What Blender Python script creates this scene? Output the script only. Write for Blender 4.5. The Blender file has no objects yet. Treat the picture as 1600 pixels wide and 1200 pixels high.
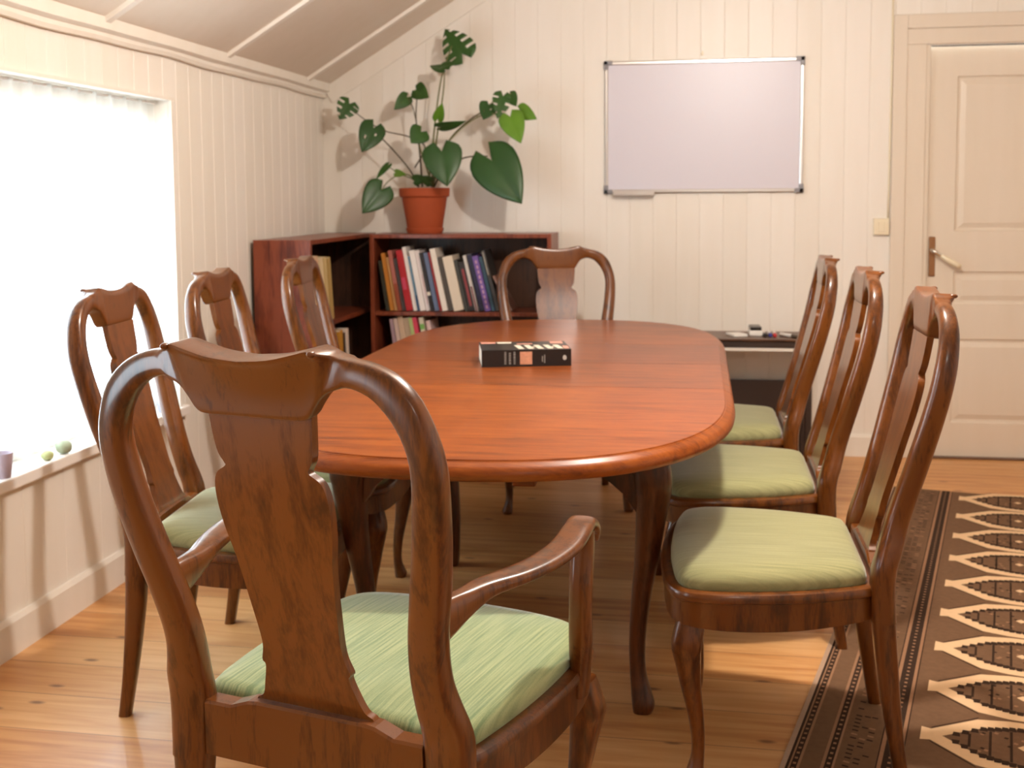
import bpy, bmesh, math, random
from mathutils import Vector, Matrix
random.seed(7)
SC = bpy.context.scene
COL = SC.collection
PI = math.pi

# ------------------------------------------------------------------ helpers
def link(o, parent=None):
    COL.objects.link(o)
    if parent is not None:
        o.parent = parent
    return o

def mesh_obj(name, verts, faces, mat, parent=None, smooth=False, mats=None, fmi=None, angle=None):
    me = bpy.data.meshes.new(name)
    me.from_pydata([tuple(v) for v in verts], [], faces)
    for m in (mats or [mat]):
        me.materials.append(m)
    if fmi:
        for p, i in zip(me.polygons, fmi):
            p.material_index = i
    bm = bmesh.new(); bm.from_mesh(me)
    bmesh.ops.recalc_face_normals(bm, faces=bm.faces)
    bm.to_mesh(me); bm.free()
    if smooth:
        for p in me.polygons:
            p.use_smooth = True
        if angle:
            me.set_sharp_from_angle(angle=math.radians(angle))
    o = bpy.data.objects.new(name, me)
    return link(o, parent)

def empty(name, loc, rz=0, parent=None):
    o = bpy.data.objects.new(name, None)
    o.empty_display_size = .05
    o.location = loc; o.rotation_euler = (0, 0, rz)
    return link(o, parent)

def tag(o, label, cat, group=None):
    o['label'] = label; o['category'] = cat
    if group: o['group'] = group
    return o

def struct(o):
    o['kind'] = 'structure'; return o

class MB:
    """collects verts and faces of one mesh"""
    def __init__(s): s.v = []; s.f = []; s.mi = []
    def add(s, vs, fs, mi=0):
        b = len(s.v); s.v += [Vector(v) for v in vs]
        for f in fs:
            s.f.append([b + i for i in f]); s.mi.append(mi)
        return s
    def box(s, x0, x1, y0, y1, z0, z1, mi=0, M=None):
        vs = [Vector((x, y, z)) for z in (z0, z1) for y in (y0, y1) for x in (x0, x1)]
        if M is not None: vs = [M @ v for v in vs]
        s.add(vs, [(0,2,3,1),(4,5,7,6),(0,1,5,4),(2,6,7,3),(0,4,6,2),(1,3,7,5)], mi); return s
    def bbox(s, x0, x1, y0, y1, z0, z1, r=.003, mi=0, M=None):
        """bevelled box"""
        bm = bmesh.new()
        bmesh.ops.create_cube(bm, size=1)
        for v in bm.verts:
            v.co = Vector(((x0+x1)/2+v.co.x*(x1-x0), (y0+y1)/2+v.co.y*(y1-y0), (z0+z1)/2+v.co.z*(z1-z0)))
        bmesh.ops.bevel(bm, geom=list(bm.edges), offset=r, segments=2, affect='EDGES', profile=.5)
        bm.verts.index_update()
        vs = [(M @ v.co if M is not None else v.co.copy()) for v in bm.verts]
        s.add(vs, [[v.index for v in f.verts] for f in bm.faces], mi); bm.free(); return s
    def lathe(s, prof, c=(0,0,0), n=24, mi=0, M=None):
        rings = []
        for r, z in prof:
            rings.append([Vector((c[0]+r*math.cos(2*PI*k/n), c[1]+r*math.sin(2*PI*k/n), c[2]+z)) for k in range(n)])
        return s.rings(rings, True, mi, True, M)
    def rings(s, rings, closed=True, mi=0, caps=True, M=None):
        n = len(rings[0]); vs = [v for r in rings for v in r]
        if M is not None: vs = [M @ Vector(v) for v in vs]
        fs = []
        for i in range(len(rings)-1):
            for k in range(n if closed else n-1):
                a = i*n+k; b = i*n+(k+1) % n
                fs.append((a, b, b+n, a+n))
        if caps:
            fs.append(tuple(range(n-1, -1, -1))); fs.append(tuple(range((len(rings)-1)*n, len(rings)*n)))
        s.add(vs, fs, mi); return s
    def build(s, name, mat, parent=None, smooth=False, mats=None, angle=None):
        return mesh_obj(name, s.v, s.f, mat, parent, smooth, mats, s.mi if mats else None, angle)

def cr(pts, n=6):
    """catmull-rom resample through points (tuples of floats)"""
    P = [Vector(p) if len(p) <= 4 else p for p in pts]
    P = [tuple(p) for p in pts]
    out = []
    for i in range(len(P)-1):
        p0 = P[max(i-1, 0)]; p1 = P[i]; p2 = P[i+1]; p3 = P[min(i+2, len(P)-1)]
        for k in range(n):
            t = k/n
            out.append(tuple(.5*(2*b+(c-a)*t+(2*a-5*b+4*c-d)*t*t+(3*b-a-3*c+d)*t**3) for a, b, c, d in zip(p0, p1, p2, p3)))
    out.append(P[-1]); return out

def interp(x, xs, ys):
    if x <= xs[0]: return ys[0]
    for i in range(len(xs)-1):
        if x <= xs[i+1]:
            t = (x-xs[i])/(xs[i+1]-xs[i]); return ys[i]*(1-t)+ys[i+1]*t
    return ys[-1]

def sup(t, n):
    """unit superellipse point"""
    c, s_ = math.cos(t), math.sin(t)
    return (math.copysign(abs(c)**(2/n), c), math.copysign(abs(s_)**(2/n), s_))

def tube(pts, rad, n=8, sx=1.0):
    """rings of a round tube along points"""
    P = [Vector(p) for p in pts]; rings = []
    for i, p in enumerate(P):
        d = (P[min(i+1, len(P)-1)]-P[max(i-1, 0)]).normalized()
        a = d.cross(Vector((0, 0, 1)) if abs(d.z) < .95 else Vector((0, 1, 0))).normalized(); b = d.cross(a)
        r = rad[i] if isinstance(rad, (list, tuple)) else rad
        rings.append([p + a*math.cos(2*PI*k/n)*r + b*math.sin(2*PI*k/n)*r for k in range(n)])
    return rings

# ------------------------------------------------------------------ materials
def srgb(r, g, b):
    def f(c):
        c /= 255
        return c/12.92 if c <= .04045 else ((c+.055)/1.055)**2.4
    return (f(r), f(g), f(b), 1)

def new_mat(name):
    m = bpy.data.materials.new(name); m.use_nodes = True
    nt = m.node_tree; b = nt.nodes['Principled BSDF']
    return m, nt, b

def plain(name, rgb, rough=.5, metal=0, spec=.5, noise=0, nscale=30, coat=0):
    m, nt, b = new_mat(name)
    b.inputs['Base Color'].default_value = srgb(*rgb)
    b.inputs['Roughness'].default_value = rough; b.inputs['Metallic'].default_value = metal
    b.inputs['Specular IOR Level'].default_value = spec; b.inputs['Coat Weight'].default_value = coat
    if noise:
        tc = nt.nodes.new('ShaderNodeTexCoord'); no = nt.nodes.new('ShaderNodeTexNoise')
        no.inputs['Scale'].default_value = nscale; no.inputs['Detail'].default_value = 4
        mx = nt.nodes.new('ShaderNodeMix'); mx.data_type = 'RGBA'
        c = srgb(*rgb)
        mx.inputs[6].default_value = tuple(x*(1-noise) for x in c[:3])+(1,)
        mx.inputs[7].default_value = tuple(min(1, x*(1+noise)) for x in c[:3])+(1,)
        nt.links.new(tc.outputs['Object'], no.inputs['Vector'])
        nt.links.new(no.outputs['Fac'], mx.inputs[0]); nt.links.new(mx.outputs[2], b.inputs['Base Color'])
    return m

def wood(name, dark, mid, light, scale=(6, 6, .6), rough=.35, coat=.3, big=.5, bump=.05):
    m, nt, b = new_mat(name)
    N = nt.nodes; L = nt.links
    tc = N.new('ShaderNodeTexCoord'); mp = N.new('ShaderNodeMapping'); mp.inputs['Scale'].default_value = scale
    L.new(tc.outputs['Object'], mp.inputs['Vector'])
    n1 = N.new('ShaderNodeTexNoise'); n1.inputs['Scale'].default_value = 4; n1.inputs['Detail'].default_value = 8; n1.inputs['Roughness'].default_value = .62
    n1.inputs['Distortion'].default_value = .6
    L.new(mp.outputs['Vector'], n1.inputs['Vector'])
    n2 = N.new('ShaderNodeTexNoise'); n2.inputs['Scale'].default_value = 26; n2.inputs['Detail'].default_value = 5
    L.new(mp.outputs['Vector'], n2.inputs['Vector'])
    n3 = N.new('ShaderNodeTexNoise'); n3.inputs['Scale'].default_value = 5; n3.inputs['Detail'].default_value = 2
    L.new(tc.outputs['Object'], n3.inputs['Vector'])
    ad = N.new('ShaderNodeMath'); ad.operation = 'MULTIPLY_ADD'; ad.inputs[1].default_value = .35
    L.new(n2.outputs['Fac'], ad.inputs[0]); L.new(n1.outputs['Fac'], ad.inputs[2])
    a2 = N.new('ShaderNodeMath'); a2.operation = 'MULTIPLY_ADD'; a2.inputs[1].default_value = big
    L.new(n3.outputs['Fac'], a2.inputs[0]); L.new(ad.outputs[0], a2.inputs[2])
    rp = N.new('ShaderNodeValToRGB'); e = rp.color_ramp.elements
    c0 = .55+big*.3; e[0].position = c0; e[0].color = srgb(*dark); e[1].position = c0+.32; e[1].color = srgb(*light)
    k = e.new(c0+.15); k.color = srgb(*mid)
    L.new(a2.outputs[0], rp.inputs['Fac']); L.new(rp.outputs['Color'], b.inputs['Base Color'])
    b.inputs['Roughness'].default_value = rough; b.inputs['Coat Weight'].default_value = coat; b.inputs['Coat Roughness'].default_value = .16; b.inputs['Specular IOR Level'].default_value = .3
    bp = N.new('ShaderNodeBump'); bp.inputs['Strength'].default_value = bump; bp.inputs['Distance'].default_value = .002
    L.new(n2.outputs['Fac'], bp.inputs['Height']); L.new(bp.outputs['Normal'], b.inputs['Normal'])
    return m

M = {}
M['chair'] = wood('chair_walnut', (60, 29, 7), (83, 43, 11), (106, 58, 18), (9, 9, 1.6), .28, .55, .6)
M['splat'] = wood('splat_walnut', (68, 34, 7), (92, 47, 11), (113, 62, 20), (8, 8, 1.0), .28, .55, .5)
M['table_end'] = wood('table_mahogany', (110, 51, 11), (133, 64, 15), (151, 78, 21), (1.0, 9, 9), .36, .08, .3, .02)
M['table_leaf_dark'] = wood('leaf_dark_mahogany', (98, 46, 14), (118, 57, 19), (134, 68, 25), (1.0, 9, 9), .36, .08, .3, .02)
M['table_leaf'] = wood('leaf_mahogany', (96, 45, 15), (122, 60, 20), (142, 74, 27), (1.0, 9, 9), .36, .08, .3, .02)
M['table_leg'] = wood('table_leg_mahogany', (44, 20, 6), (64, 30, 9), (86, 44, 16), (8, 8, 1.2), .33, .35, .5)
M['bookcase'] = wood('bookcase_rosewood', (78, 30, 16), (106, 46, 26), (130, 64, 40), (7, 7, .7), .38, .2, .6)
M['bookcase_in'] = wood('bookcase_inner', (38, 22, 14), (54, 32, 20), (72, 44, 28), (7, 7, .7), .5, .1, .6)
M['console'] = wood('console_dark', (58, 34, 20), (82, 52, 32), (104, 70, 46), (1, 8, 8), .4, .2, .5)
M['shade'] = plain('dark_brown_paint', (52, 36, 28), .5)

def fabric(name, ca, cb_):
    m, nt, b = new_mat(name); N = nt.nodes; L = nt.links
    tc = N.new('ShaderNodeTexCoord'); mp = N.new('ShaderNodeMapping'); mp.inputs['Scale'].default_value = (260, 6, 6)
    L.new(tc.outputs['Object'], mp.inputs['Vector'])
    n = N.new('ShaderNodeTexNoise'); n.inputs['Scale'].default_value = 1; n.inputs['Detail'].default_value = 3
    L.new(mp.outputs['Vector'], n.inputs['Vector'])
    n2 = N.new('ShaderNodeTexNoise'); n2.inputs['Scale'].default_value = 420; n2.inputs['Detail'].default_value = 2
    L.new(tc.outputs['Object'], n2.inputs['Vector'])
    rp = N.new('ShaderNodeValToRGB'); e = rp.color_ramp.elements
    e[0].position = .3; e[0].color = srgb(*ca); e[1].position = .7; e[1].color = srgb(*cb_)
    ad = N.new('ShaderNodeMath'); ad.operation = 'MULTIPLY_ADD'; ad.inputs[1].default_value = .25
    L.new(n2.outputs['Fac'], ad.inputs[0]); L.new(n.outputs['Fac'], ad.inputs[2])
    sb = N.new('ShaderNodeMath'); sb.operation = 'SUBTRACT'; sb.inputs[1].default_value = .125
    L.new(ad.outputs[0], sb.inputs[0]); L.new(sb.outputs[0], rp.inputs['Fac'])
    L.new(rp.outputs['Color'], b.inputs['Base Color'])
    b.inputs['Roughness'].default_value = .95; b.inputs['Specular IOR Level'].default_value = .1
    b.inputs['Sheen Weight'].default_value = .5; b.inputs['Sheen Roughness'].default_value = .4
    bp = N.new('ShaderNodeBump'); bp.inputs['Strength'].default_value = .25; bp.inputs['Distance'].default_value = .001
    L.new(sb.outputs[0], bp.inputs['Height']); L.new(bp.outputs['Normal'], b.inputs['Normal'])
    return m
M['fabric'] = fabric('olive_fabric', (134, 134, 94), (160, 157, 114))
M['fabric_arm'] = fabric('sage_fabric', (116, 138, 100), (164, 174, 130))

def painted(name, rgb, rough=.45, board=None, axis=0, var=.05):
    """white painted boards; slight tone variation from board to board"""
    m, nt, b = new_mat(name); N = nt.nodes; L = nt.links
    tc = N.new('ShaderNodeTexCoord'); sp = N.new('ShaderNodeSeparateXYZ'); L.new(tc.outputs['Object'], sp.inputs[0])
    n = N.new('ShaderNodeTexNoise'); n.inputs['Scale'].default_value = 5; n.inputs['Detail'].default_value = 5
    mp = N.new('ShaderNodeMapping'); mp.inputs['Scale'].default_value = (3, 3, .35)
    L.new(tc.outputs['Object'], mp.inputs[0]); L.new(mp.outputs[0], n.inputs['Vector'])
    fac = n.outputs['Fac']
    if board:
        dv = N.new('ShaderNodeMath'); dv.operation = 'DIVIDE'; dv.inputs[1].default_value = board; L.new(sp.outputs[axis], dv.inputs[0])
        fl = N.new('ShaderNodeMath'); fl.operation = 'FLOOR'; L.new(dv.outputs[0], fl.inputs[0])
        wn = N.new('ShaderNodeTexWhiteNoise'); wn.noise_dimensions = '1D'; L.new(fl.outputs[0], wn.inputs['W'])
        ad = N.new('ShaderNodeMath'); ad.operation = 'MULTIPLY_ADD'; ad.inputs[1].default_value = .5
        L.new(wn.outputs['Value'], ad.inputs[0]); L.new(n.outputs['Fac'], ad.inputs[2]); fac = ad.outputs[0]
    rp = N.new('ShaderNodeValToRGB'); e = rp.color_ramp.elements; c = srgb(*rgb)
    e[0].position = .3; e[0].color = (c[0]*(1-var), c[1]*(1-1.25*var), c[2]*(1-1.9*var), 1); e[1].position = .95; e[1].color = c
    L.new(fac, rp.inputs['Fac']); L.new(rp.outputs['Color'], b.inputs['Base Color'])
    b.inputs['Roughness'].default_value = rough
    return m
M['wall_b'] = painted('white_boards_back', (236, 230, 221), .4, .113, 0)
M['wall_l'] = painted('white_boards_left', (236, 230, 221), .4, .108, 1)
M['trimw'] = painted('white_trim', (236, 230, 221), .4)
M['ceil'] = painted('ceiling_paint', (226, 214, 200), .5)
M['door'] = painted('door_paint', (226, 214, 198), .35)

def floor_mat():
    m, nt, b = new_mat('pine_floor'); N = nt.nodes; L = nt.links
    tc = N.new('ShaderNodeTexCoord'); mp0 = N.new('ShaderNodeMapping'); mp0.inputs['Rotation'].default_value = (0, 0, math.radians(1.5))
    L.new(tc.outputs['Object'], mp0.inputs[0])
    sp = N.new('ShaderNodeSeparateXYZ'); L.new(mp0.outputs[0], sp.inputs[0])
    W = .19
    dv = N.new('ShaderNodeMath'); dv.operation = 'DIVIDE'; dv.inputs[1].default_value = W; L.new(sp.outputs[1], dv.inputs[0])
    fl = N.new('ShaderNodeMath'); fl.operation = 'FLOOR'; L.new(dv.outputs[0], fl.inputs[0])
    fr = N.new('ShaderNodeMath'); fr.operation = 'FRACT'; L.new(dv.outputs[0], fr.inputs[0])
    wn = N.new('ShaderNodeTexWhiteNoise'); wn.noise_dimensions = '1D'; L.new(fl.outputs[0], wn.inputs['W'])
    # grain
    cb = N.new('ShaderNodeCombineXYZ'); L.new(sp.outputs[0], cb.inputs[0])
    sh = N.new('ShaderNodeMath'); sh.operation = 'MULTIPLY_ADD'; sh.inputs[1].default_value = 7.3
    L.new(wn.outputs['Value'], sh.inputs[0]); L.new(sp.outputs[1], sh.inputs[2]); L.new(sh.outputs[0], cb.inputs[1])
    mp = N.new('ShaderNodeMapping'); mp.inputs['Scale'].default_value = (1.2, 14, 1); L.new(cb.outputs[0], mp.inputs[0])
    n = N.new('ShaderNodeTexNoise'); n.inputs['Scale'].default_value = 2.5; n.inputs['Detail'].default_value = 6; n.inputs['Distortion'].default_value = .5
    L.new(mp.outputs[0], n.inputs['Vector'])
    ad = N.new('ShaderNodeMath'); ad.operation = 'MULTIPLY_ADD'; ad.inputs[1].default_value = .35
    L.new(wn.outputs['Value'], ad.inputs[0]); L.new(n.outputs['Fac'], ad.inputs[2])
    rp = N.new('ShaderNodeValToRGB'); e = rp.color_ramp.elements
    e[0].position = .32; e[0].color = srgb(176, 112, 58); e[1].position = .95; e[1].color = srgb(222, 170, 112)
    k = e.new(.62); k.color = srgb(204, 145, 86)
    L.new(ad.outputs[0], rp.inputs['Fac'])
    # knots
    mk = N.new('ShaderNodeMapping'); mk.inputs['Scale'].default_value = (2.2, 5.0, 1); L.new(cb.outputs[0], mk.inputs[0])
    vo = N.new('ShaderNodeTexVoronoi'); vo.voronoi_dimensions = '2D'; vo.inputs['Scale'].default_value = 1.0; vo.inputs['Randomness'].default_value = 1
    L.new(mk.outputs[0], vo.inputs['Vector'])
    kr = N.new('ShaderNodeValToRGB'); ke = kr.color_ramp.elements; ke[0].position = .02; ke[0].color = (1, 1, 1, 1); ke[1].position = .06; ke[1].color = (0, 0, 0, 1)
    L.new(vo.outputs['Distance'], kr.inputs['Fac'])
    mx = N.new('ShaderNodeMix'); mx.data_type = 'RGBA'; mx.inputs[7].default_value = srgb(104, 58, 30)
    km = N.new('ShaderNodeMath'); km.operation = 'MULTIPLY'; km.inputs[1].default_value = .8; L.new(kr.outputs['Color'], km.inputs[0])
    L.new(km.outputs[0], mx.inputs[0]); L.new(rp.outputs['Color'], mx.inputs[6])
    # seams between planks
    ab = N.new('ShaderNodeMath'); ab.operation = 'COMPARE'; ab.inputs[1].default_value = 0.0; ab.inputs[2].default_value = .014
    L.new(fr.outputs[0], ab.inputs[0])
    m2 = N.new('ShaderNodeMix'); m2.data_type = 'RGBA'; m2.inputs[7].default_value = srgb(112, 66, 36)
    sm = N.new('ShaderNodeMath'); sm.operation = 'MULTIPLY'; sm.inputs[1].default_value = .75; L.new(ab.outputs[0], sm.inputs[0])
    L.new(sm.outputs[0], m2.inputs[0]); L.new(mx.outputs[2], m2.inputs[6]); L.new(m2.outputs[2], b.inputs['Base Color'])
    b.inputs['Roughness'].default_value = .42; b.inputs['Coat Weight'].default_value = .1
    return m
M['floor'] = floor_mat()
M['rug'] = plain('rug_brown', (112, 84, 62), .95, spec=.1, noise=.18, nscale=60)
M['rug_dark'] = plain('rug_dark', (58, 42, 32), .95, spec=.1, noise=.15, nscale=60)
M['rug_cream'] = plain('rug_cream', (220, 184, 144), .95, spec=.1, noise=.06, nscale=90)
M['rug_tan'] = plain('rug_tan', (150, 112, 84), .95, spec=.1, noise=.1, nscale=90)
M['rug_fringe'] = plain('rug_fringe', (176, 146, 122), .95, spec=.1, noise=.1, nscale=90)
M['alu'] = plain('aluminium', (205, 203, 200), .28, 1)
M['grey_plastic'] = plain('grey_plastic', (138, 136, 140), .4)
M['board'] = plain('whiteboard_enamel', (212, 208, 218), .35)
M['cream_plastic'] = plain('cream_plastic', (236, 224, 196), .35)
M['brass'] = plain('worn_brass', (168, 130, 98), .3, 1)
M['chrome'] = plain('chrome', (225, 220, 212), .15, 1)
M['terracotta'] = plain('terracotta', (160, 68, 27), .75, noise=.08, nscale=25)
M['soil'] = plain('soil', (44, 32, 24), .95, noise=.3, nscale=80)
M['leaf'] = plain('leaf_green', (46, 84, 30), .42, noise=.22, nscale=14)
M['leaf_l'] = plain('leaf_light_green', (92, 134, 36), .42, noise=.18, nscale=14)
M['leaf_d'] = plain('leaf_deep_green', (38, 76, 30), .4, noise=.2, nscale=14)
M['stem'] = plain('stem', (116, 116, 70), .55)
M['stem_d'] = plain('stem_dark', (84, 74, 50), .55)
M['paper'] = plain('paper', (226, 216, 198), .8)
M['black'] = plain('black_gloss', (24, 22, 22), .25)
M['white_pl'] = plain('white_plastic', (235, 232, 226), .35)
M['sill'] = plain('sill_paint', (236, 230, 224), .35)
M['gilt'] = plain('pale_pink_cap', (222, 190, 170), .5)

def curtain_mat():
    m, nt, b = new_mat('sheer_curtain'); N = nt.nodes; L = nt.links
    out = nt.nodes['Material Output']
    nt.nodes.remove(b)
    d = N.new('ShaderNodeBsdfDiffuse'); d.inputs[0].default_value = srgb(238, 240, 238)
    t = N.new('ShaderNodeBsdfTranslucent'); t.inputs[0].default_value = srgb(240, 246, 246)
    tr = N.new('ShaderNodeBsdfTransparent')
    m1 = N.new('ShaderNodeMixShader'); m1.inputs[0].default_value = .6; L.new(d.outputs[0], m1.inputs[1]); L.new(t.outputs[0], m1.inputs[2])
    m2 = N.new('ShaderNodeMixShader'); m2.inputs[0].default_value = .42; L.new(m1.outputs[0], m2.inputs[1]); L.new(tr.outputs[0], m2.inputs[2])
    L.new(m2.outputs[0], out.inputs['Surface']); return m
M['curtain'] = curtain_mat()

def glass_mat():
    m, nt, b = new_mat('window_glass'); N = nt.nodes; L = nt.links; out = nt.nodes['Material Output']; nt.nodes.remove(b)
    tr = N.new('ShaderNodeBsdfTransparent'); gl = N.new('ShaderNodeBsdfGlossy'); gl.inputs['Roughness'].default_value = .02
    fr = N.new('ShaderNodeFresnel'); fr.inputs[0].default_value = 1.45
    mx = N.new('ShaderNodeMixShader'); L.new(fr.outputs[0], mx.inputs[0]); L.new(tr.outputs[0], mx.inputs[1]); L.new(gl.outputs[0], mx.inputs[2])
    L.new(mx.outputs[0], out.inputs['Surface']); return m
M['glass'] = glass_mat()

# ------------------------------------------------------------------ the room
XL, XR, YB, YF = -1.897, 3.0, 5.811, -2.6
ZK, SL, ZC = 1.815, .61, 2.62               # knee-wall height, slope of the roof, flat ceiling
XF = XL + (ZC-ZK)/SL
def ztop(x): return min(ZK+(x-XL)*SL, ZC)

def boards(name, along, a0, a1, step, ztopf, holes, P, mat, g=.0022, d=.0025):
    """wall of vertical tongue-and-groove boards; P(a, depth, z) -> point; holes = [(a0,a1,z0,z1)]"""
    mb = MB()
    cuts = set()
    k0 = math.floor(a0/step); a = k0*step
    edges = [a0]
    while a < a1:
        if a > a0+.01: edges += [a-g, a, a+g]
        a += step
    edges.append(a1)
    groove = {round(e, 5) for i, e in enumerate(edges) if 0 < i < len(edges)-1 and (i-1) % 3 == 1}
    for h in holes: edges += [h[0], h[1]]
    edges = sorted(set(edges))
    for e0, e1 in zip(edges[:-1], edges[1:]):
        if e1-e0 < 1e-5: continue
        mid = (e0+e1)/2
        spans = [(0, None)]
        for h in holes:
            if h[0] < mid < h[1]:
                spans = [(0, h[2])] if h[2] > 0 else []
                spans.append((h[3], None))
        d0 = d if round(e0, 5) in groove else 0; d1 = d if round(e1, 5) in groove else 0
        for z0, z1 in spans:
            za = ztopf(e0)+.01 if z1 is None else z1; zb = ztopf(e1)+.01 if z1 is None else z1
            mb.add([P(e0, d0, z0), P(e1, d1, z0), P(e1, d1, zb), P(e0, d0, za)], [(0, 1, 2, 3)])
    return struct(mb.build(name, mat))

WY0, WY1, WZ0, WZ1 = 2.25, 4.035, .505, 1.622       # window opening
W2A, W2B = -.45, 1.15                               # unseen second window, added on this wall for cool fill and sheen
DX0, DX1, DZ1 = 1.062, 1.93, 1.957                  # door leaf
boards('wall_back', 'x', XL, XR, .113, ztop, [(DX0, DX1, 0, DZ1)], lambda a, d, z: (a, YB+d, z), M['wall_b'])
boards('wall_left', 'y', YF, YB, .108, lambda y: ZK+.03, [(WY0, WY1, WZ0, WZ1), (W2A, W2B, WZ0, WZ1)], lambda a, d, z: (XL-d, a, z), M['wall_l'])
boards('wall_right', 'y', YF, YB, .113, lambda y: ZC, [], lambda a, d, z: (XR+d, a, z), M['wall_l'])
boards('wall_front', 'x', XL, XR, .113, ztop, [], lambda a, d, z: (a, YF-d, z), M['wall_b'])
struct(MB().box(XL-.3, XR+.1, YF-.1, YB+.15, -.05, 0).build('floor', M['floor']))
c = MB()
c.add([(XL-.02, YF-.05, ZK-.02*SL), (XF, YF-.05, ZC), (XF, YB+.05, ZC), (XL-.02, YB+.05, ZK-.02*SL)], [(0, 1, 2, 3)])
c.add([(XF, YF-.05, ZC), (XR+.05, YF-.05, ZC), (XR+.05, YB+.05, ZC), (XF, YB+.05, ZC)], [(0, 1, 2, 3)])
struct(c.build('ceiling', M['ceil']))
# battens over the joints of the sloping boards
nrm = Vector((SL, 0, -1)).normalized(); tng = Vector((1, 0, SL)).normalized()
for k, y in enumerate((-1.3, -.35, .62, 1.59, 2.56, 3.53, 4.50, 5.47)):
    b_ = MB(); p0 = Vector((XL+.03, y, ZK+.03*SL)); ln = (XF-XL)/tng.x
    pts = []
    for s in (0, ln):
        for dy, dn in ((-.02, 0), (-.017, .014), (.017, .014), (.02, 0)):
            pts.append(p0 + tng*s + nrm*dn + Vector((0, dy, 0)))
    b_.add(pts, [(0, 1, 5, 4), (1, 2, 6, 5), (2, 3, 7, 6), (0, 3, 2, 1), (4, 5, 6, 7)])
    struct(b_.build('trim_%d' % (k+1), M['trimw']))
# rake board along the slope on the back wall
rk = MB()
for y in (YB-.012,):
    a0 = Vector((XL+.01, y, ZK+.01*SL)); a1 = Vector((XF, y, ZC)); dn = Vector((.045, 0, -.074))
    v = [a0, a1, a1+dn, a0+dn]
    v += [p+Vector((0, .012, 0)) for p in v]
    rk.add(v, [(0, 1, 2, 3), (3, 2, 6, 7), (0, 3, 7, 4), (1, 5, 6, 2)])
struct(rk.build('trim_9', M['trimw']))
# wavy old cornice beam on the left wall
cb = MB(); rings = []
N_ = 90
for i in range(N_+1):
    y = YF + (YB-YF)*i/N_
    w = .003*math.sin(y*5.2)+.002*math.sin(y*11+1)
    st = .006 if (3.33 < y < 3.62) else 0
    rings.append([Vector((XL-.005, y, 1.772+w)), Vector((XL+.018, y, 1.772+w)), Vector((XL+.024, y, 1.785+w)), Vector((XL+.024, y, 1.797+w*.5)),
                  Vector((XL+.044, y, 1.806+w*.4)), Vector((XL+.046, y, 1.853+st)), Vector((XL+.028, y, 1.866)), Vector((XL-.005, y, 1.866))])
cb.rings(rings, True, 0, True)
struct(cb.build('trim_10', M['trimw'], smooth=False))
# skirting
def skirting(name, pts0, pts1, out):
    mb = MB(); o = Vector(out); rr = []
    for p in (pts0, pts1):
        p = Vector(p)
        rr.append([p, p+o*.016, p+o*.016+Vector((0, 0, .095)), p+o*.008+Vector((0, 0, .108)), p+Vector((0, 0, .108))])
    mb.rings(rr, True, 0, True); return struct(mb.build(name, M['trimw']))
skirting('baseboard_left', (XL, YF, 0), (XL, YB, 0), (1, 0, 0))
skirting('baseboard_back', (XL, YB, 0), (.893, YB, 0), (0, -1, 0))
skirting('baseboard_right', (XR, YF, 0), (XR, YB, 0), (-1, 0, 0))
skirting('baseboard_front', (XL, YF, 0), (XR, YF, 0), (0, 1, 0))

# window: reveal lining, frame with two sashes, glass, sill board
def make_window(wname, WY0, WY1):
    win = empty(wname, (XL, (WY0+WY1)/2, WZ0)); struct(win)
    win_loc = Vector(win.location)
    def atwin(mb, name, mat, **k):
        mb.v = [v-win_loc for v in mb.v]; return mb.build(name, mat, win, **k)
    rv = MB(); D = .17
    rv.box(XL-D, XL-.001, WY1, WY1+.02, WZ0-.02, WZ1+.02).box(XL-D, XL-.001, WY0-.02, WY0, WZ0-.02, WZ1+.02).box(XL-D, XL-.001, WY0, WY1, WZ1, WZ1+.02)
    atwin(rv, 'reveal', M['trimw'])
    ar = MB()   # narrow raised edge round the opening
    ar.box(XL-.002, XL+.012, WY0-.03, WY1+.03, WZ1, WZ1+.012).box(XL-.002, XL+.012, WY1, WY1+.012, WZ0, WZ1).box(XL-.002, XL+.012, WY0-.012, WY0, WZ0, WZ1)
    atwin(ar, 'architrave', M['trimw'])
    fm = MB(); x0, x1 = XL-.13, XL-.085
    fm.bbox(x0, x1, WY0, WY1, WZ1-.095, WZ1).bbox(x0, x1, WY0, WY1, WZ0, WZ0+.06)
    ym = (WY0+WY1)/2
    fm.bbox(x0, x1, WY0, WY0+.05, WZ0+.06, WZ1-.095).bbox(x0, x1, WY1-.05, WY1, WZ0+.06, WZ1-.075).bbox(x0+.01, x1-.005, ym-.022, ym+.022, WZ0+.06, WZ1-.075)
    atwin(fm, 'window_frame', M['trimw'])
    gl = MB(); gl.add([(XL-.11, WY0+.04, WZ0+.05), (XL-.11, WY1-.04, WZ0+.05), (XL-.11, WY1-.04, WZ1-.065), (XL-.11, WY0+.04, WZ1-.065)], [(0, 1, 2, 3)])
    atwin(gl, 'pane', M['glass'])
    sl = MB(); sl.bbox(XL-.2, XL+.03, WY0-.06, WY1+.05, WZ0-.036, WZ0, .005)
    atwin(sl, 'window_sill', M['sill'])
make_window('window_1', WY0, WY1)
make_window('fill_window', W2A, W2B)  # out of view, added to let in cool light

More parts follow.
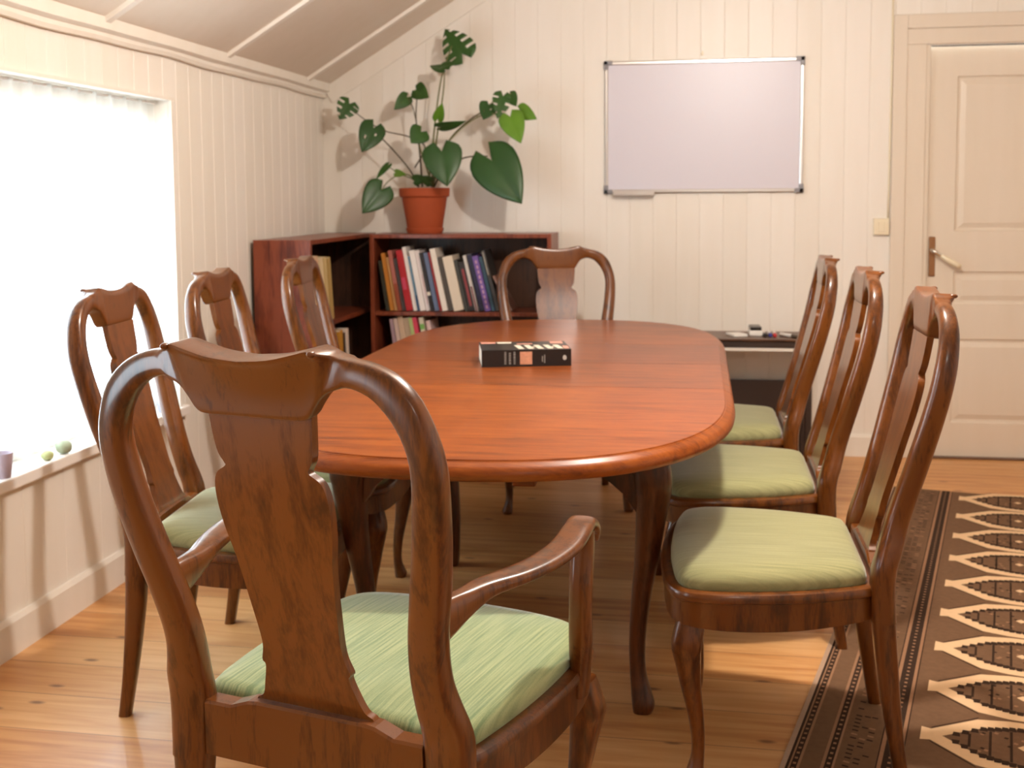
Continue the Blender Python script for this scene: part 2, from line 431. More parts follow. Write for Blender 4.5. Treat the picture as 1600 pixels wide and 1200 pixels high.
# sheer curtain hanging inside the opening
ct = MB(); cols = 150; zs = [WZ0+.012, WZ0+.2, WZ0+.6, WZ1-.02, WZ1-.004]
rows = []
for z in zs:
    r = []
    for i in range(cols+1):
        t = i/cols; y = WY0+.01+(WY1-WY0-.02)*t
        amp = .010 if z < WZ1-.03 else .006
        r.append(Vector((XL-.048+amp*math.sin(t*95+1.3*math.sin(t*23))+.004*math.sin(t*211), y, z)))
    rows.append(r)
ct.rings(rows, False, 0, False)
cu = ct.build('curtain', M['curtain'], smooth=True)
tag(cu, 'sheer white curtain hanging in the bright window on the left', 'curtain')
rod = MB().rings(tube([(XL-.048, WY0+.002, WZ1-.01), (XL-.048, WY1-.002, WZ1-.01)], .005, 8))
o = rod.build('rod', M['white_pl']); o.parent = cu

# small things on the sill
def lump(name, x, y, r, sz, mat, label, seed):
    rr = random.Random(seed); mb = MB()
    rings = []
    for i in range(9):
        ph = PI*i/8; rad = max(.0005, math.sin(ph)*r); z = r*sz*(1-math.cos(ph))
        rings.append([Vector((rad*math.cos(2*PI*k/14)*(1+.12*math.sin(3*k+i+seed)), rad*math.sin(2*PI*k/14)*(1+.1*math.cos(2*k+seed)), z)) for k in range(14)])
    mb.rings(rings)
    o = mb.build(name, mat, smooth=True); o.location = (x, y, WZ0); tag(o, label, 'ornament'); return o
M['pebble_g'] = plain('grey_green_stone', (150, 158, 132), .7, noise=.2, nscale=60)
M['pebble_y'] = plain('yellow_green_stone', (178, 182, 128), .7, noise=.15, nscale=60)
M['mauve'] = plain('mauve_glaze', (176, 160, 172), .35)
M['lav'] = plain('lavender_glaze', (176, 178, 196), .35)
lump('pebble', XL+.008, 3.235, .024, .85, M['pebble_g'], 'rounded grey-green pebble on the window sill, larger of the pair', 3)
lump('pebble', XL+.008, 3.145, .018, .8, M['pebble_y'], 'small yellow-green pebble on the window sill, smaller of the pair', 5)
def cup(name, x, y, r, h, mat, label):
    mb = MB(); mb.lathe([(r*.72, 0), (r*.78, h*.1), (r*.95, h*.7), (r, h), (r*.9, h), (r*.8, h*.5), (r*.6, h*.12)], n=24)
    o = mb.build(name, mat, smooth=True, angle=50); o.location = (x, y, WZ0); tag(o, label, 'cup'); return o
cup('candle_cup', XL+.0, 2.93, .03, .07, M['mauve'], 'pale mauve cup on the window sill at the left edge of the photo')
cup('candle_cup', XL+.0, 3.93, .03, .075, M['lav'], 'pale lavender cup at the far end of the window sill behind a chair')

# door with casing
dr = empty('door_1', (DX0, YB, 0)); struct(dr); dl = Vector(dr.location)
def atdoor(mb, name, mat, parent=None, **k):
    mb.v = [v-dl for v in mb.v]; return mb.build(name, mat, parent or dr, **k)
lf = MB(); yf = YB+.018
x0, x1 = DX0+.004, DX1-.004
st = .125
panels = [(1.087, 1.814), (.742, .897), (.17, .575)]
xs0, xs1 = x0+st, x1-st
lf.box(x0, xs0, yf, yf+.035, .008, DZ1-.006).box(xs1, x1, yf, yf+.035, .008, DZ1-.006)
zz = [.008]
for p in sorted(panels): zz += [p[0], p[1]]
zz.append(DZ1-.006)
for i in range(0, len(zz), 2): lf.box(xs0, xs1, yf, yf+.035, zz[i], zz[i+1])
for p in panels:
    # recessed moulding and raised field
    a = [(xs0, yf, p[0]), (xs1, yf, p[0]), (xs1, yf, p[1]), (xs0, yf, p[1])]
    def ins(e, dy): return [(xs0+e, yf+dy, p[0]+e), (xs1-e, yf+dy, p[0]+e), (xs1-e, yf+dy, p[1]-e), (xs0+e, yf+dy, p[1]-e)]
    lp = [ins(0, 0), ins(.006, .010), ins(.016, .012), ins(.04, .003)]
    lf.rings([[Vector(q) for q in l] for l in lp], True, 0, False)
    lf.add(lp[-1], [(0, 1, 2, 3)])
atdoor(lf, 'door_leaf', M['door'])
cs = MB()
for (a, b2, dp) in ((.893, .956, .022), (.956, 1.045, .014)):
    zt = 2.10 if a < .9 else DZ1+.005
    cs.bbox(a, b2, YB-dp, YB+.004, 0, zt, .003)
cs.bbox(1.045, DX0+.001, YB-.006, YB+.05, 0, DZ1+.0, .001)
cs.bbox(DX1-.001, DX1+.006, YB-.006, YB+.05, 0, DZ1, .001)
cs.bbox(.956, DX1+.1, YB-.014, YB+.004, DZ1+.005, 2.035, .003).bbox(.956, DX1+.17, YB-.022, YB+.004, 2.035, 2.10, .003)
cs.bbox(DX1+.003, DX1+.1, YB-.014, YB+.004, 0, DZ1+.005, .003).bbox(DX1+.1, DX1+.17, YB-.022, YB+.004, 0, 2.035, .003)
atdoor(cs, 'casing', M['door'])
bk = MB().box(DX0-.02, DX1+.02, YB+.06, YB+.07, 0, DZ1+.03); atdoor(bk, 'backing', M['shade'])
th = MB().bbox(DX0-.02, DX1+.02, YB-.02, YB+.05, 0, .008, .002); atdoor(th, 'threshold', M['console'])
hd = MB().bbox(1.076, 1.106, yf-.006, yf, .873, 1.062, .004)
pl = atdoor(hd, 'escutcheon', M['brass']); pl['label'] = 'brown metal back plate'
lv = MB().rings(tube([(1.086, yf-.004, 1.0), (1.086, yf-.03, 1.0), (1.086, yf-.045, .998), (1.10, yf-.05, .99), (1.128, yf-.052, .972)], [.009, .009, .010, .009, .008], 12))
lo = atdoor(lv, 'lever', M['chrome'], smooth=True); lo['label'] = 'shiny chrome lever'
gp = MB().rings(tube([(1.124, yf-.052, .975), (1.15, yf-.053, .958), (1.19, yf-.052, .934), (1.212, yf-.05, .922)], [.009, .013, .014, .010], 12))
go = atdoor(gp, 'grip', M['cream_plastic'], smooth=True); go['label'] = 'cream door grip'

# light switch and its cable
sw = MB().bbox(.816, .888, YB-.026, YB, 1.072, 1.150, .004)
so = MB().bbox(.816, .888, YB-.026, YB-.0005, 1.072, 1.150, .004).build('light_switch', M['cream_plastic'])
tag(so, 'cream square light switch on the white wall beside the door', 'switch')
rk_ = MB().bbox(.838, .866, YB-.032, YB-.025, 1.088, 1.134, .003).build('rocker', M['cream_plastic'], so)
cbk = MB().rings(tube([(.884, YB-.006, 1.1505), (.885, YB-.006, 1.3), (.888, YB-.006, 1.8), (.889, YB-.006, 2.6)], .0045, 8)).build('switch_cable', M['cream_plastic'], smooth=True)
tag(cbk, 'thin cream cable running up the wall from the light switch', 'cable')

# ------------------------------------------------------------------ chairs
ZZ = [0, .2, .43, .53, .70, .85, .96, 1.02, 1.08]
YY = [-.045, -.018, 0, -.02, -.068, -.107, -.127, -.131, -.131]
_prof = cr(list(zip(ZZ, YY)), 6)
PZ = [p[0] for p in _prof]; PYY = [p[1] for p in _prof]
def yb(z): return interp(z, PZ, PYY)

BACK = [((.272, .36), (.202, .36)), ((.275, .44), (.199, .44)), ((.274, .49), (.197, .50)), ((.262, .535), (.195, .53)), ((.255, .57), (.194, .57)),
        ((.256, .61), (.197, .61)), ((.263, .66), (.204, .655)), ((.276, .72), (.217, .715)), ((.288, .79), (.231, .78)), ((.295, .86), (.242, .845)),
        ((.295, .91), (.247, .90)), ((.286, .952), (.241, .937)), ((.266, .997), (.224, .970)), ((.235, 1.028), (.198, .997)), ((.200, 1.044), (.172, 1.009)),
        ((.165, 1.051), (.150, 1.011)), ((.145, 1.055), (.128, 1.004)), ((.134, 1.059), (.116, .994)), ((.126, 1.063), (.106, .981)), ((.114, 1.066), (.094, .965)),
        ((.09, 1.060), (.075, .961)), ((.05, 1.051), (.045, .961)), ((0, 1.047), (0, .961))]
SPLAT = [(.090, .966), (.084, .905), (.074, .884), (.0735, .878), (.092, .864), (.099, .834), (.096, .785), (.085, .725), (.077, .65), (.0725, .585), (.080, .553), (.0765, .546), (.0765, .538), (.083, .515), (.093, .487), (.108, .475), (.110, .44)]

def make_back(sx, parent):
    secs = []
    zs_ = lambda z: z if sx > .95 or z < .45 else .45+(z-.45)*.972
    L_ = [(a[0]*sx, zs_(a[1]), b[0]*sx, zs_(b[1])) for a, b in BACK]
    if sx < .95: L_[-3:] = [(p[0], p[1]+d_, p[2], p[3]) for p, d_ in zip(L_[-3:], (.002, .004, .005))]
    lo = cr(L_[:18], 3); hi = cr(L_[17:], 3)
    half = lo[:-1]+hi
    full = half + [(-p[0], p[1], -p[2], p[3]) for p in reversed(half[:-1])]
    mb = MB(); rings = []; n = 20
    for (ox, oz, ix, iz) in full:
        k1 = max(0, min(1, (.140*sx-abs(ox))/(.014*sx)))       # the crest rolls backward between its horns
        roll = (.033 if sx > .95 else .017)*k1*k1*(3-2*k1)
        O = Vector((ox, yb(oz), oz)); I = Vector((ix, yb(iz), iz)); c_ = (O+I)/2; w = (O-I)/2
        zc = c_.z
        dep = interp(zc, [.36, .46, .56, .9, 1.0, 1.06], [.026, .026, .024, .022, .018, .017])
        d = Vector((0, 1, (.12 if zc > .5 else 0))).normalized()*dep
        ring = []
        for k in range(n):
            a, b = sup(2*PI*(k+.5)/n, 3.0 if abs(O.x) > .16*sx else 8)
            q_ = c_ + w*a + d*b
            if roll and b < 0: q_.y += roll*(-abs(b)**.5)*((a+1)/2)**5
            ring.append(q_)
        rings.append(ring)
    mb.rings(rings, True, 0, True)
    bo = mb.build('back_frame', M['chair'], parent, smooth=True, angle=60)
    # small scrolls at the ends of the yoke
    for s in (1, -1):
        sc_ = MB(); c0 = Vector((s*.124*sx, yb(1.05)-(.042 if sx > .95 else .026), zs_(1.060)))
        rr = []
        for i in range(7):
            ph = PI*i/6; r = max(.0004, math.sin(ph)*.0052); 
            rr.append([c0+Vector((r*math.cos(2*PI*k/10)*1.0, -.009*math.cos(ph), r*math.sin(2*PI*k/10))) for k in range(10)])
        sc_.rings(rr); sc_.build('scroll', M['chair'], bo, smooth=True)
    return bo

def make_splat(sx, parent, zb=.44):
    pts = cr(SPLAT, 4); mb = MB(); rings = []
    for (w, z) in pts:
        w *= sx; z = z if sx > .95 or z < .45 else .45+(z-.45)*.972; y = yb(z)+.0095
        ring = []
        m_ = 10
        th = .0075
        for k in range(m_+1):
            x = -w+2*w*k/m_; ring.append(Vector((x, y+th-.006*(1-(x/max(w, 1e-4))**2)*.0, z)))
        for k in range(m_, -1, -1):
            x = -w+2*w*k/m_; ring.append(Vector((x, y-th, z)))
        rings.append(ring)
    mb.rings(rings, True, 0, True)
    return mb.build('splat', M['splat'], parent, smooth=True, angle=35)

def mirror_outline(half):
    """half outline from rear centre-right to front centre (x>=0) -> closed loop"""
    pts = cr(half, 5)
    return pts + [(-x, y) for x, y in reversed(pts) if x > 1e-4]

def offset_loop(loop, d):
    n = len(loop); out = []
    for i in range(n):
        a = Vector(loop[i-1]); b = Vector(loop[(i+1) % n]); t = (b-a).normalized()
        nr = Vector((t.y, -t.x)); out.append((loop[i][0]+nr.x*d, loop[i][1]+nr.y*d))
    return out

def make_seat(half, parent, zr=.43, dome=.052, fab='fabric'):
    loop = mirror_outline(half)
    # loop orientation: rear right -> front centre -> rear left (counter-clockwise seen from above) => outward normal (t.y,-t.x)
    ys = [p[1] for p in loop]; y0, y1 = min(ys), max(ys)
    mb = MB(); rings = []
    prof = [(0, zr-.065), (.0, zr-.018), (.006, zr-.014), (.007, zr-.004), (.003, zr+.003), (-.006, zr+.006), (-.018, zr+.005), (-.022, zr-.005), (-.028, zr-.06)]
    for d, z in prof:
        lp = offset_loop(loop, d)
        r = []
        for (x, y), (bx, by) in zip(lp, loop):
            zz_ = z
            if z < zr-.05:       # arched lower edge
                t = (by-y0)/(y1-y0); zz_ = z - .012*(1-abs(2*t-1)**2) if abs(bx) > .15 else z-.004
            r.append(Vector((x, y, zz_)))
        rings.append(r)
    n = len(loop); 
    vs = [v for r in rings for v in r]; fs = []
    K = len(rings)
    for i in range(K):
        for k in range(n):
            a = i*n+k; b = i*n+(k+1) % n; j = (i+1) % K
            fs.append((a, b, j*n+(k+1) % n, j*n+k))
    mb.add(vs, fs)
    rail = mb.build('seat_rail', M['chair'], parent, smooth=True, angle=40)
    cu_ = MB(); rings = []
    base = offset_loop(loop, -.019)
    yc = (y0+y1)/2
    for s, z in ((.96, zr-.02), (1.0, zr+.002), (1.012, zr+.014), (1.0, zr+.027), (.965, zr+.038), (.90, zr+dome*.86), (.78, zr+dome*.95), (.6, zr+dome*.99), (.4, zr+dome), (.18, zr+dome), (.02, zr+dome)):
        rings.append([Vector((x*s, yc+(y-yc)*s, z)) for x, y in base])
    cu_.rings(rings, True, 0, True)
    cush = cu_.build('seat_cushion', M[fab], parent, smooth=True)
    return rail, cush

def cabriole(px, py, dx, dy, ztop_, parent, mat, sc=1.0, name='leg', bracket=None):
    """leg with a knee, a thin ankle and a pad foot; (dx,dy) the outward direction"""
    d = Vector((dx, dy, 0)).normalized()
    st_ = [(0, -.006, .017), (.012, -.004, .0205), (.03, -.009, .018), (.06, -.016, .0145), (.1, -.017, .0148), (.16, -.010, .0175), (.22, .002, .0215), (.28, .011, .027), (.315, .016, .031), (.34, .015, .033), (.365, .008, .0325), (.40, 0, .029)]
    k = ztop_/.40
    pts = cr([(z*k, o_*sc, r*sc) for z, o_, r in st_], 3)
    rings = []
    for z, o_, r in pts:
        ring = []
        for q in range(16):
            a, b = sup(2*PI*q/16, 2.6 if z < ztop_*.8 else 4)
            ring.append(Vector((px, py, z)) + d*o_ + Vector((a*r, b*r, 0)))
        rings.append(ring)
    mb = MB(); mb.rings(rings)
    if bracket:
        for bx, by in bracket:
            v = Vector((bx, by, 0)); w = Vector((-by, bx, 0)).normalized()*.018*sc
            pr = [(.0, ztop_), (.2, ztop_), (.165, ztop_-.06), (.13, ztop_-.095), (.085, ztop_-.125), (.05, ztop_-.155), (0.02, ztop_-.20)]
            P0 = Vector((px, py, 0))
            f1 = [P0+v*s+Vector((0, 0, z))+w for s, z in pr]; f2 = [P0+v*s+Vector((0, 0, z))-w for s, z in pr]
            n = len(pr)
            mb.add(f1+f2, [tuple(range(n)), tuple(range(2*n-1, n-1, -1))]+[(i, (i+1) % n, n+(i+1) % n, n+i) for i in range(n)])
    return mb.build(name, mat, parent, smooth=True, angle=50)

def rear_leg(s, sx, parent):
    pts = [(.238*sx, .40, .034*sx, .0245), (.236*sx, .36, .033*sx, .0245), (.232*sx, .28, .026*sx, .0235), (.231*sx, .18, .021, .020), (.232*sx, .08, .017, .0165), (.236*sx, 0, .0155, .015)]
    mb = MB(); rings = []
    for x, z, w, d in cr(pts, 4):
        rings.append([Vector((s*x+sup(2*PI*(k+.5)/16, 3.4)[0]*w, yb(z)+sup(2*PI*(k+.5)/16, 3.4)[1]*d, z)) for k in range(16)])
    mb.rings(rings); return mb.build('leg', M['chair'], parent, smooth=True, angle=60)

def make_chair(loc, yaw, arms=False):
    sx = 1.0 if arms else .88
    t = empty('armchair' if arms else 'dining_chair', loc, math.radians(yaw))
    if arms:
        half = [(0, .012), (.12, .012), (.215, .014), (.255, .04), (.272, .12), (.284, .24), (.287, .36), (.280, .45), (.262, .515), (.22, .552), (.13, .572), (0, .580)]
    else:
        half = [(0, .010), (.10, .010), (.185, .012), (.22, .03), (.248, .09), (.278, .18), (.295, .28), (.298, .36), (.280, .42), (.23, .448), (.12, .462), (0, .466)]
    make_back(sx, t)
    make_splat(sx if arms else .92, t)
    make_seat(half, t, dome=.045 if arms else .052, fab='fabric_arm' if arms else 'fabric')
    # rear rail with the shoe under the splat
    sh = MB(); rings = []
    xs_ = [-.20*sx + .40*sx*i/24 for i in range(25)]
    for x in xs_:
        u = abs(x)/(.2*sx)
        zt = .462 if u > .72 else (.462+.014*(1-((u-.5)/.22)**2 if u > .5 else 1))
        rings.append([Vector((x, yb(.42)-.018, .372)), Vector((x, yb(.46)-.018, zt-.004)), Vector((x, yb(.46)-.014, zt)), Vector((x, yb(.46)+.016, zt)), Vector((x, yb(.46)+.02, zt-.004)), Vector((x, yb(.42)+.02, .372))])
    sh.rings(rings); sh.build('rear_rail', M['chair'], t)
    rear_leg(1, sx, t); rear_leg(-1, sx, t)
    fx, fy = (.245, .505) if arms else (.248, .400)
    cabriole(fx, fy, 1, 1, .372, t, M['chair']); cabriole(-fx, fy, -1, 1, .372, t, M['chair'])
    if arms:
        for s in (1, -1):
            # arm: (x, y, z, half width, half thickness)
            A = [(.238, -.055, .655, .015, .034), (.241, -.020, .662, .015, .031), (.249, .030, .672, .018, .021), (.262, .075, .682, .022, .014), (.285, .14, .684, .026, .0115), (.302, .21, .687, .0275, .011), (.310, .28, .694, .0275, .011), (.306, .34, .704, .026, .0115), (.300, .378, .706, .025, .012), (.298, .402, .697, .0245, .012), (.297, .412, .682, .024, .011), (.296, .408, .666, .022, .010)]
            P = cr(A, 4); mb = MB(); rings = []
            for i, p in enumerate(P):
                a_ = P[max(i-1, 0)]; b_ = P[min(i+1, len(P)-1)]
                tn = Vector((b_[0]-a_[0], b_[1]-a_[1], b_[2]-a_[2])).normalized()
                side = Vector((1, -tn.x/max(.3, abs(tn.y)) if abs(tn.y) > .3 else 0, 0)).normalized()
                up = side.cross(tn).normalized()
                c_ = Vector(p[:3]); ring = []
                for k in range(16):
                    u, v = sup(2*PI*(k+.5)/16, 2.8); ring.append(c_+side*u*p[3]+up*v*p[4])
                rings.append([Vector((s*v.x, v.y, v.z)) for v in ring])
            mb.rings(rings); mb.build('arm', M['chair'], t, smooth=True, angle=60)
            S_ = [(.296, .392, .690, .021, .016), (.296, .390, .655, .021, .015), (.297, .380, .60, .0205, .015), (.297, .378, .55, .020, .0155), (.294, .386, .50, .020, .018), (.288, .402, .46, .0185, .021), (.286, .408, .42, .015, .022), (.285, .408, .385, .012, .022)]
            mb = MB(); rings = []
            for x, y, z, w, d in cr(S_, 4):
                rings.append([Vector((s*(x+sup(2*PI*(k+.5)/16, 3)[0]*w), y+sup(2*PI*(k+.5)/16, 3)[1]*d, z)) for k in range(16)])
            mb.rings(rings); mb.build('arm_support', M['chair'], t, smooth=True, angle=60)
    return t

def kids(o): return [c for c in bpy.data.objects if c.parent == o]
def copy_thing(root, loc, yaw):
    r = root.copy(); COL.objects.link(r); r.location = loc; r.rotation_euler = (0, 0, math.radians(yaw))
    for ch in kids(root):
        c2 = ch.copy(); COL.objects.link(c2); c2.parent = r
        for g in kids(ch):
            d2 = g.copy(); COL.objects.link(d2); d2.parent = c2
    return r

ac = make_chair((-.587, 1.70, 0), -15.3, True)
tag(ac, 'large carved wooden armchair with green seat in the foreground, seen from behind', 'chair')
G = 'side chairs around the dining table'
SPOTS = [((.392, 2.737, .00404), 90, 'high-backed wooden chair with olive seat, nearest on the table\'s right side by the rug'),
         ((.355, 3.505, .00404), 90, 'high-backed wooden chair, middle of the three on the table\'s right side'),
         ((.312, 4.275, 0), 90, 'high-backed wooden chair on the table\'s right side in front of the marker console'),
         ((-1.366, 2.83, 0), -85, 'wooden chair against the bright window, nearest on the table\'s left side behind the armchair'),
         ((-1.357, 3.465, 0), -85, 'wooden chair at the table\'s left side beside the window\'s right edge, middle of three'),
         ((-1.337, 4.21, 0), -85, 'wooden chair on the table\'s left side in front of the reddish bookcase end'),
         ((-.597, 5.0, 0), 192, 'wooden chair at the far end of the table below the whiteboard and bookcase')]
proto = None
for loc, yaw, lab in SPOTS:
    if proto is None: ch = proto = make_chair(loc, yaw)
    else: ch = copy_thing(proto, loc, yaw)
    if loc[2] > 0: ch.rotation_euler.x = -.0101     # rear feet on the rug, front feet on the boards
    tag(ch, lab, 'chair', G)

# ------------------------------------------------------------------ table
TX, TY0, TY1, TZ = -.505, 2.225, 4.925, .75
HA, EB, EN = .597, .82, 2.5
SE = (3.165, 3.625, 4.10)
def halfw(y):
    if y < TY0+EB: u = (TY0+EB-y)/EB
    elif y > TY1-EB: u = (y-(TY1-EB))/EB
    else: return HA
    return HA*max(0, 1-min(1, u)**EN)**(1/EN)
tb = empty('dining_table', (TX, (TY0+TY1)/2, 0))
tag(tb, 'long oval extending dining table of reddish polished wood with curved legs', 'table')
tl = Vector(tb.location)
def outline_end(near):
    pts = []
    K = 60
    for i in range(K+1):
        th_ = PI*i/K     # 0 right .. pi left
        c_, s_ = math.cos(th_), math.sin(th_)
        x = HA*math.copysign(abs(c_)**(2/EN), c_); dy = EB*abs(s_)**(2/EN)
        pts.append((TX+x, (TY0+EB-dy) if near else (TY1-EB+dy)))
    if near: pts = [(TX+HA, SE[0])]+pts+[(TX-HA, SE[0])]
    else: pts = [(TX+HA, SE[2])]+pts+[(TX-HA, SE[2])]
    return pts
EDGE = [(.020, .706), (.008, .709), (.001, .716), (0, .724), (.003, .733), (.010, .7405), (.019, .744), (.0215, .7465), (.0235, .7465), (.0255, .7495), (.029, .75)]
def normals(pts, side):
    out = []
    for i in range(len(pts)):
        a = Vector(pts[max(i-1, 0)]); b = Vector(pts[min(i+1, len(pts)-1)]); t = (b-a).normalized()
        n_ = Vector((t.y, -t.x))*side; out.append(n_)
    out[0] = Vector((1 if pts[0][0] > TX else -1, 0)); out[-1] = Vector((1 if pts[-1][0] > TX else -1, 0)); return out
def section(name, polylines, mat):
    """polylines: outer edges (open); consecutive ones are joined by straight seams"""
    mb = MB(); loops = [[] for _ in EDGE]
    for pl_, side in polylines:
        nr = normals(pl_, side)
        for j, (ins_, z) in enumerate(EDGE):
            loops[j] += [Vector((p[0]-n_.x*ins_, p[1]-n_.y*ins_, z))-tl for p, n_ in zip(pl_, nr)]
    mb.rings(loops, True, 0, True)
    return mb.build(name, mat, tb, smooth=True, angle=38)
g_ = .0012
near = outline_end(True); far = outline_end(False)
near[0] = (near[0][0], SE[0]-g_); near[-1] = (near[-1][0], SE[0]-g_); far[0] = (far[0][0], SE[2]+g_); far[-1] = (far[-1][0], SE[2]+g_)
section('tabletop_end', [(near, -1)], M['table_end'])
section('tabletop_end', [(far, 1)], M['table_end'])
for (ya, yb_, mt) in ((SE[0], SE[1], 'table_leaf'), (SE[1], SE[2], 'table_leaf_dark')):
    R_ = [(TX+HA, ya+g_), (TX+HA, yb_-g_)]; L2 = [(TX-HA, yb_-g_), (TX-HA, ya+g_)]
    section('table_leaf', [(R_, 1), (L2, 1)], M[mt])
apx, apy0, apy1 = .35, 2.82, 3.895
ap = MB()
ap.bbox(-apx, apx, apy0-tl.y, apy0+.025-tl.y, .60, .707, .003).bbox(-apx, apx, apy1-.025-tl.y, apy1-tl.y, .60, .707, .003)
ap.bbox(-apx, -apx+.025, apy0-tl.y, apy1-tl.y, .60, .707, .003).bbox(apx-.025, apx, apy0-tl.y, apy1-tl.y, .60, .707, .003)
ap.build('apron', M['table_leg'], tb)
rn = MB(); rn.bbox(.115, .165, 2.42-tl.y, 2.9-tl.y, .655, .707, .004)
rn.build('runner', M['table_end'], tb)
for sx_ in (1, -1):
    for yy, sy in ((2.815, -1), (3.895, 1)):
        cabriole(sx_*.361+.019, yy-tl.y, sx_, sy*.6, .704, tb, M['table_leg'], sc=1.38, bracket=[(-sx_, 0), (0, -sy)])

# ------------------------------------------------------------------ book on the table
bkz = .75
bo_ = empty('book', (-.542, 3.62, bkz), math.radians(13))
tag(bo_, 'thick black paperback with cream lettering lying on the dining table', 'book')
BW, BD, BH = .275, .20, .052
cv = MB()
cv.bbox(-BW/2, BW/2, -BD/2, BD/2, 0, .0016, .0005).bbox(-BW/2, BW/2, -BD/2, BD/2, BH-.0016, BH, .0005).bbox(-BW/2, BW/2, -BD/2-.0014, -BD/2+.001, .0, BH, .0005)
cv.build('cover', M['black'], bo_)
pg = MB().box(-BW/2+.001, BW/2-.001, -BD/2+.001, BD/2-.003, .0016, BH-.0016); pg.build('pages', M['paper'], bo_)
tx = MB()
rb = random.Random(4)
yt = BH+.0003
def flat(mb, x0, x1, y0, y1, mi=0): mb.add([(x0, y0, yt), (x1, y0, yt), (x1, y1, yt), (x0, y1, yt)], [(0, 1, 2, 3)], mi)
# cover title: too blurred in the photo to read, five broad slanted cream strokes
for k in range(5):
    x0 = -.028+k*.030; y0, y1 = -.084, .008
    tx.add([(x0+.006, y0, yt), (x0+.024, y0, yt), (x0+.015, y1, yt), (x0-.003, y1, yt)], [(0, 1, 2, 3)])
    if k % 2: tx.add([(x0+.022, -.05, yt), (x0+.029, -.05, yt), (x0+.028, -.032, yt), (x0+.020, -.032, yt)], [(0, 1, 2, 3)])
tx.build('cover_lettering', plain('cream_print', (216, 204, 184), .5), bo_)
pink = plain('pink_print', (214, 150, 132), .5)
for q in ((-.132, -.085, .055, .092), (.088, .128, .04, .092), (-.02, .03, .03, .05), (.118, .134, -.085, -.02)):
    pk = MB(); flat(pk, *q); pk.build('cover_patch', pink, bo_)
wp = MB(); flat(wp, -.08, -.035, .058, .088); wp.build('cover_panel', M['paper'], bo_)
ys_ = -BD/2-.0017
def sflat(mb, x0, x1, z0, z1): mb.add([(x0, ys_, z0), (x1, ys_, z0), (x1, ys_, z1), (x0, ys_, z1)], [(0, 1, 2, 3)])
st2 = MB()
for q in range(3):
    x = -.068+q*.014
    z = .008
    while z < .044:
        h = rb.uniform(.003, .008); sflat(st2, x, x+.006, z, min(z+h, .046)); z += h+.0018
gpr = plain('grey_print', (120, 116, 110), .5)
st2.build('spine_title', gpr, bo_)
for q in ((.047, .050, .014, .032), (.054, .057, .010, .036)):
    st3 = MB(); sflat(st3, *q); st3.build('spine_mark', gpr, bo_)
fp = MB(); sflat(fp, -.020, .017, .007, .046); fp.build('spine_picture', plain('peach_print', (190, 134, 106), .5, noise=.4, nscale=90), bo_)
em = MB(); em.add([(.117+.006*math.cos(2*PI*k/12), ys_, .026+.008*math.sin(2*PI*k/12)) for k in range(12)], [tuple(range(12))])
em.build('spine_emblem', plain('silver_print', (170, 166, 158), .5), bo_)

# ------------------------------------------------------------------ bookcases
def bookcase(name, loc, rz, W, Dp, H, label):
    """local: x along the width, front at y=0, back at y=+Dp"""
    t = empty(name, loc, rz); tag(t, label, 'bookcase', 'low bookcases in the corner')
    th = .02
    for x in (0, W-th):
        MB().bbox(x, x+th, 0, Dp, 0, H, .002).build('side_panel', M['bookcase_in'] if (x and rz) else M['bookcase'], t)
    MB().bbox(th, W-th, .001, Dp, H-th, H-.0005, .002).build('top_panel', M['bookcase'], t)
    for z in (.06, .345, .695):
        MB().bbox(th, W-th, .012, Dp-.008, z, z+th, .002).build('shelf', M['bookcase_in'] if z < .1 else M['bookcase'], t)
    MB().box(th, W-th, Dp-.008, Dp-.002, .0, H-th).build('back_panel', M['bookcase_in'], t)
    MB().bbox(th, W-th, .02, .035, 0, .06, .002).build('plinth', M['bookcase'], t)
    return t
BH_ = 1.09
bk1 = bookcase('bookcase', (-1.575, 5.50, 0), 0, .885, .29, BH_, 'dark bookcase against the back wall under the potted plant, full of leaning books')
bk2 = bookcase('bookcase', (-1.622, 4.765, 0), PI/2, 1.02, .255, BH_, 'reddish-brown bookcase along the window wall, turned side-on to the camera')

MCACHE = {}
def bmat(rgb):
    if rgb not in MCACHE: MCACHE[rgb] = plain('cover_%d_%d_%d' % rgb, rgb, .5)
    return MCACHE[rgb]
def shelf_book(loc, rz, lean, th, h, dp, rgb, label, group, band=None):
    """local: x thickness, y depth (spine at y=0), z height; pivots on its lower right edge so it leans left"""
    t = empty('book', loc, rz); t.rotation_euler = (0, -lean, rz); tag(t, label, 'book', group)
    c_ = MB(); k = .0018
    c_.bbox(0, th, 0, .003, 0, h, .0008).bbox(0, k, .002, dp, 0, h, .0004).bbox(th-k, th, .002, dp, 0, h, .0004)
    c_.build('cover', bmat(rgb), t)
    MB().box(k, th-k, .003, dp-.004, .003, h-.003).build('pages', M['paper'], t)
    if band:
        b_ = MB()
        for z0, z1, w0, w1 in band[1]:
            b_.box(th*w0, th*w1, -.0006, .0004, h*z0, h*z1)
        b_.build('spine_label', bmat(band[0]), t)
    return t
zs1 = .716
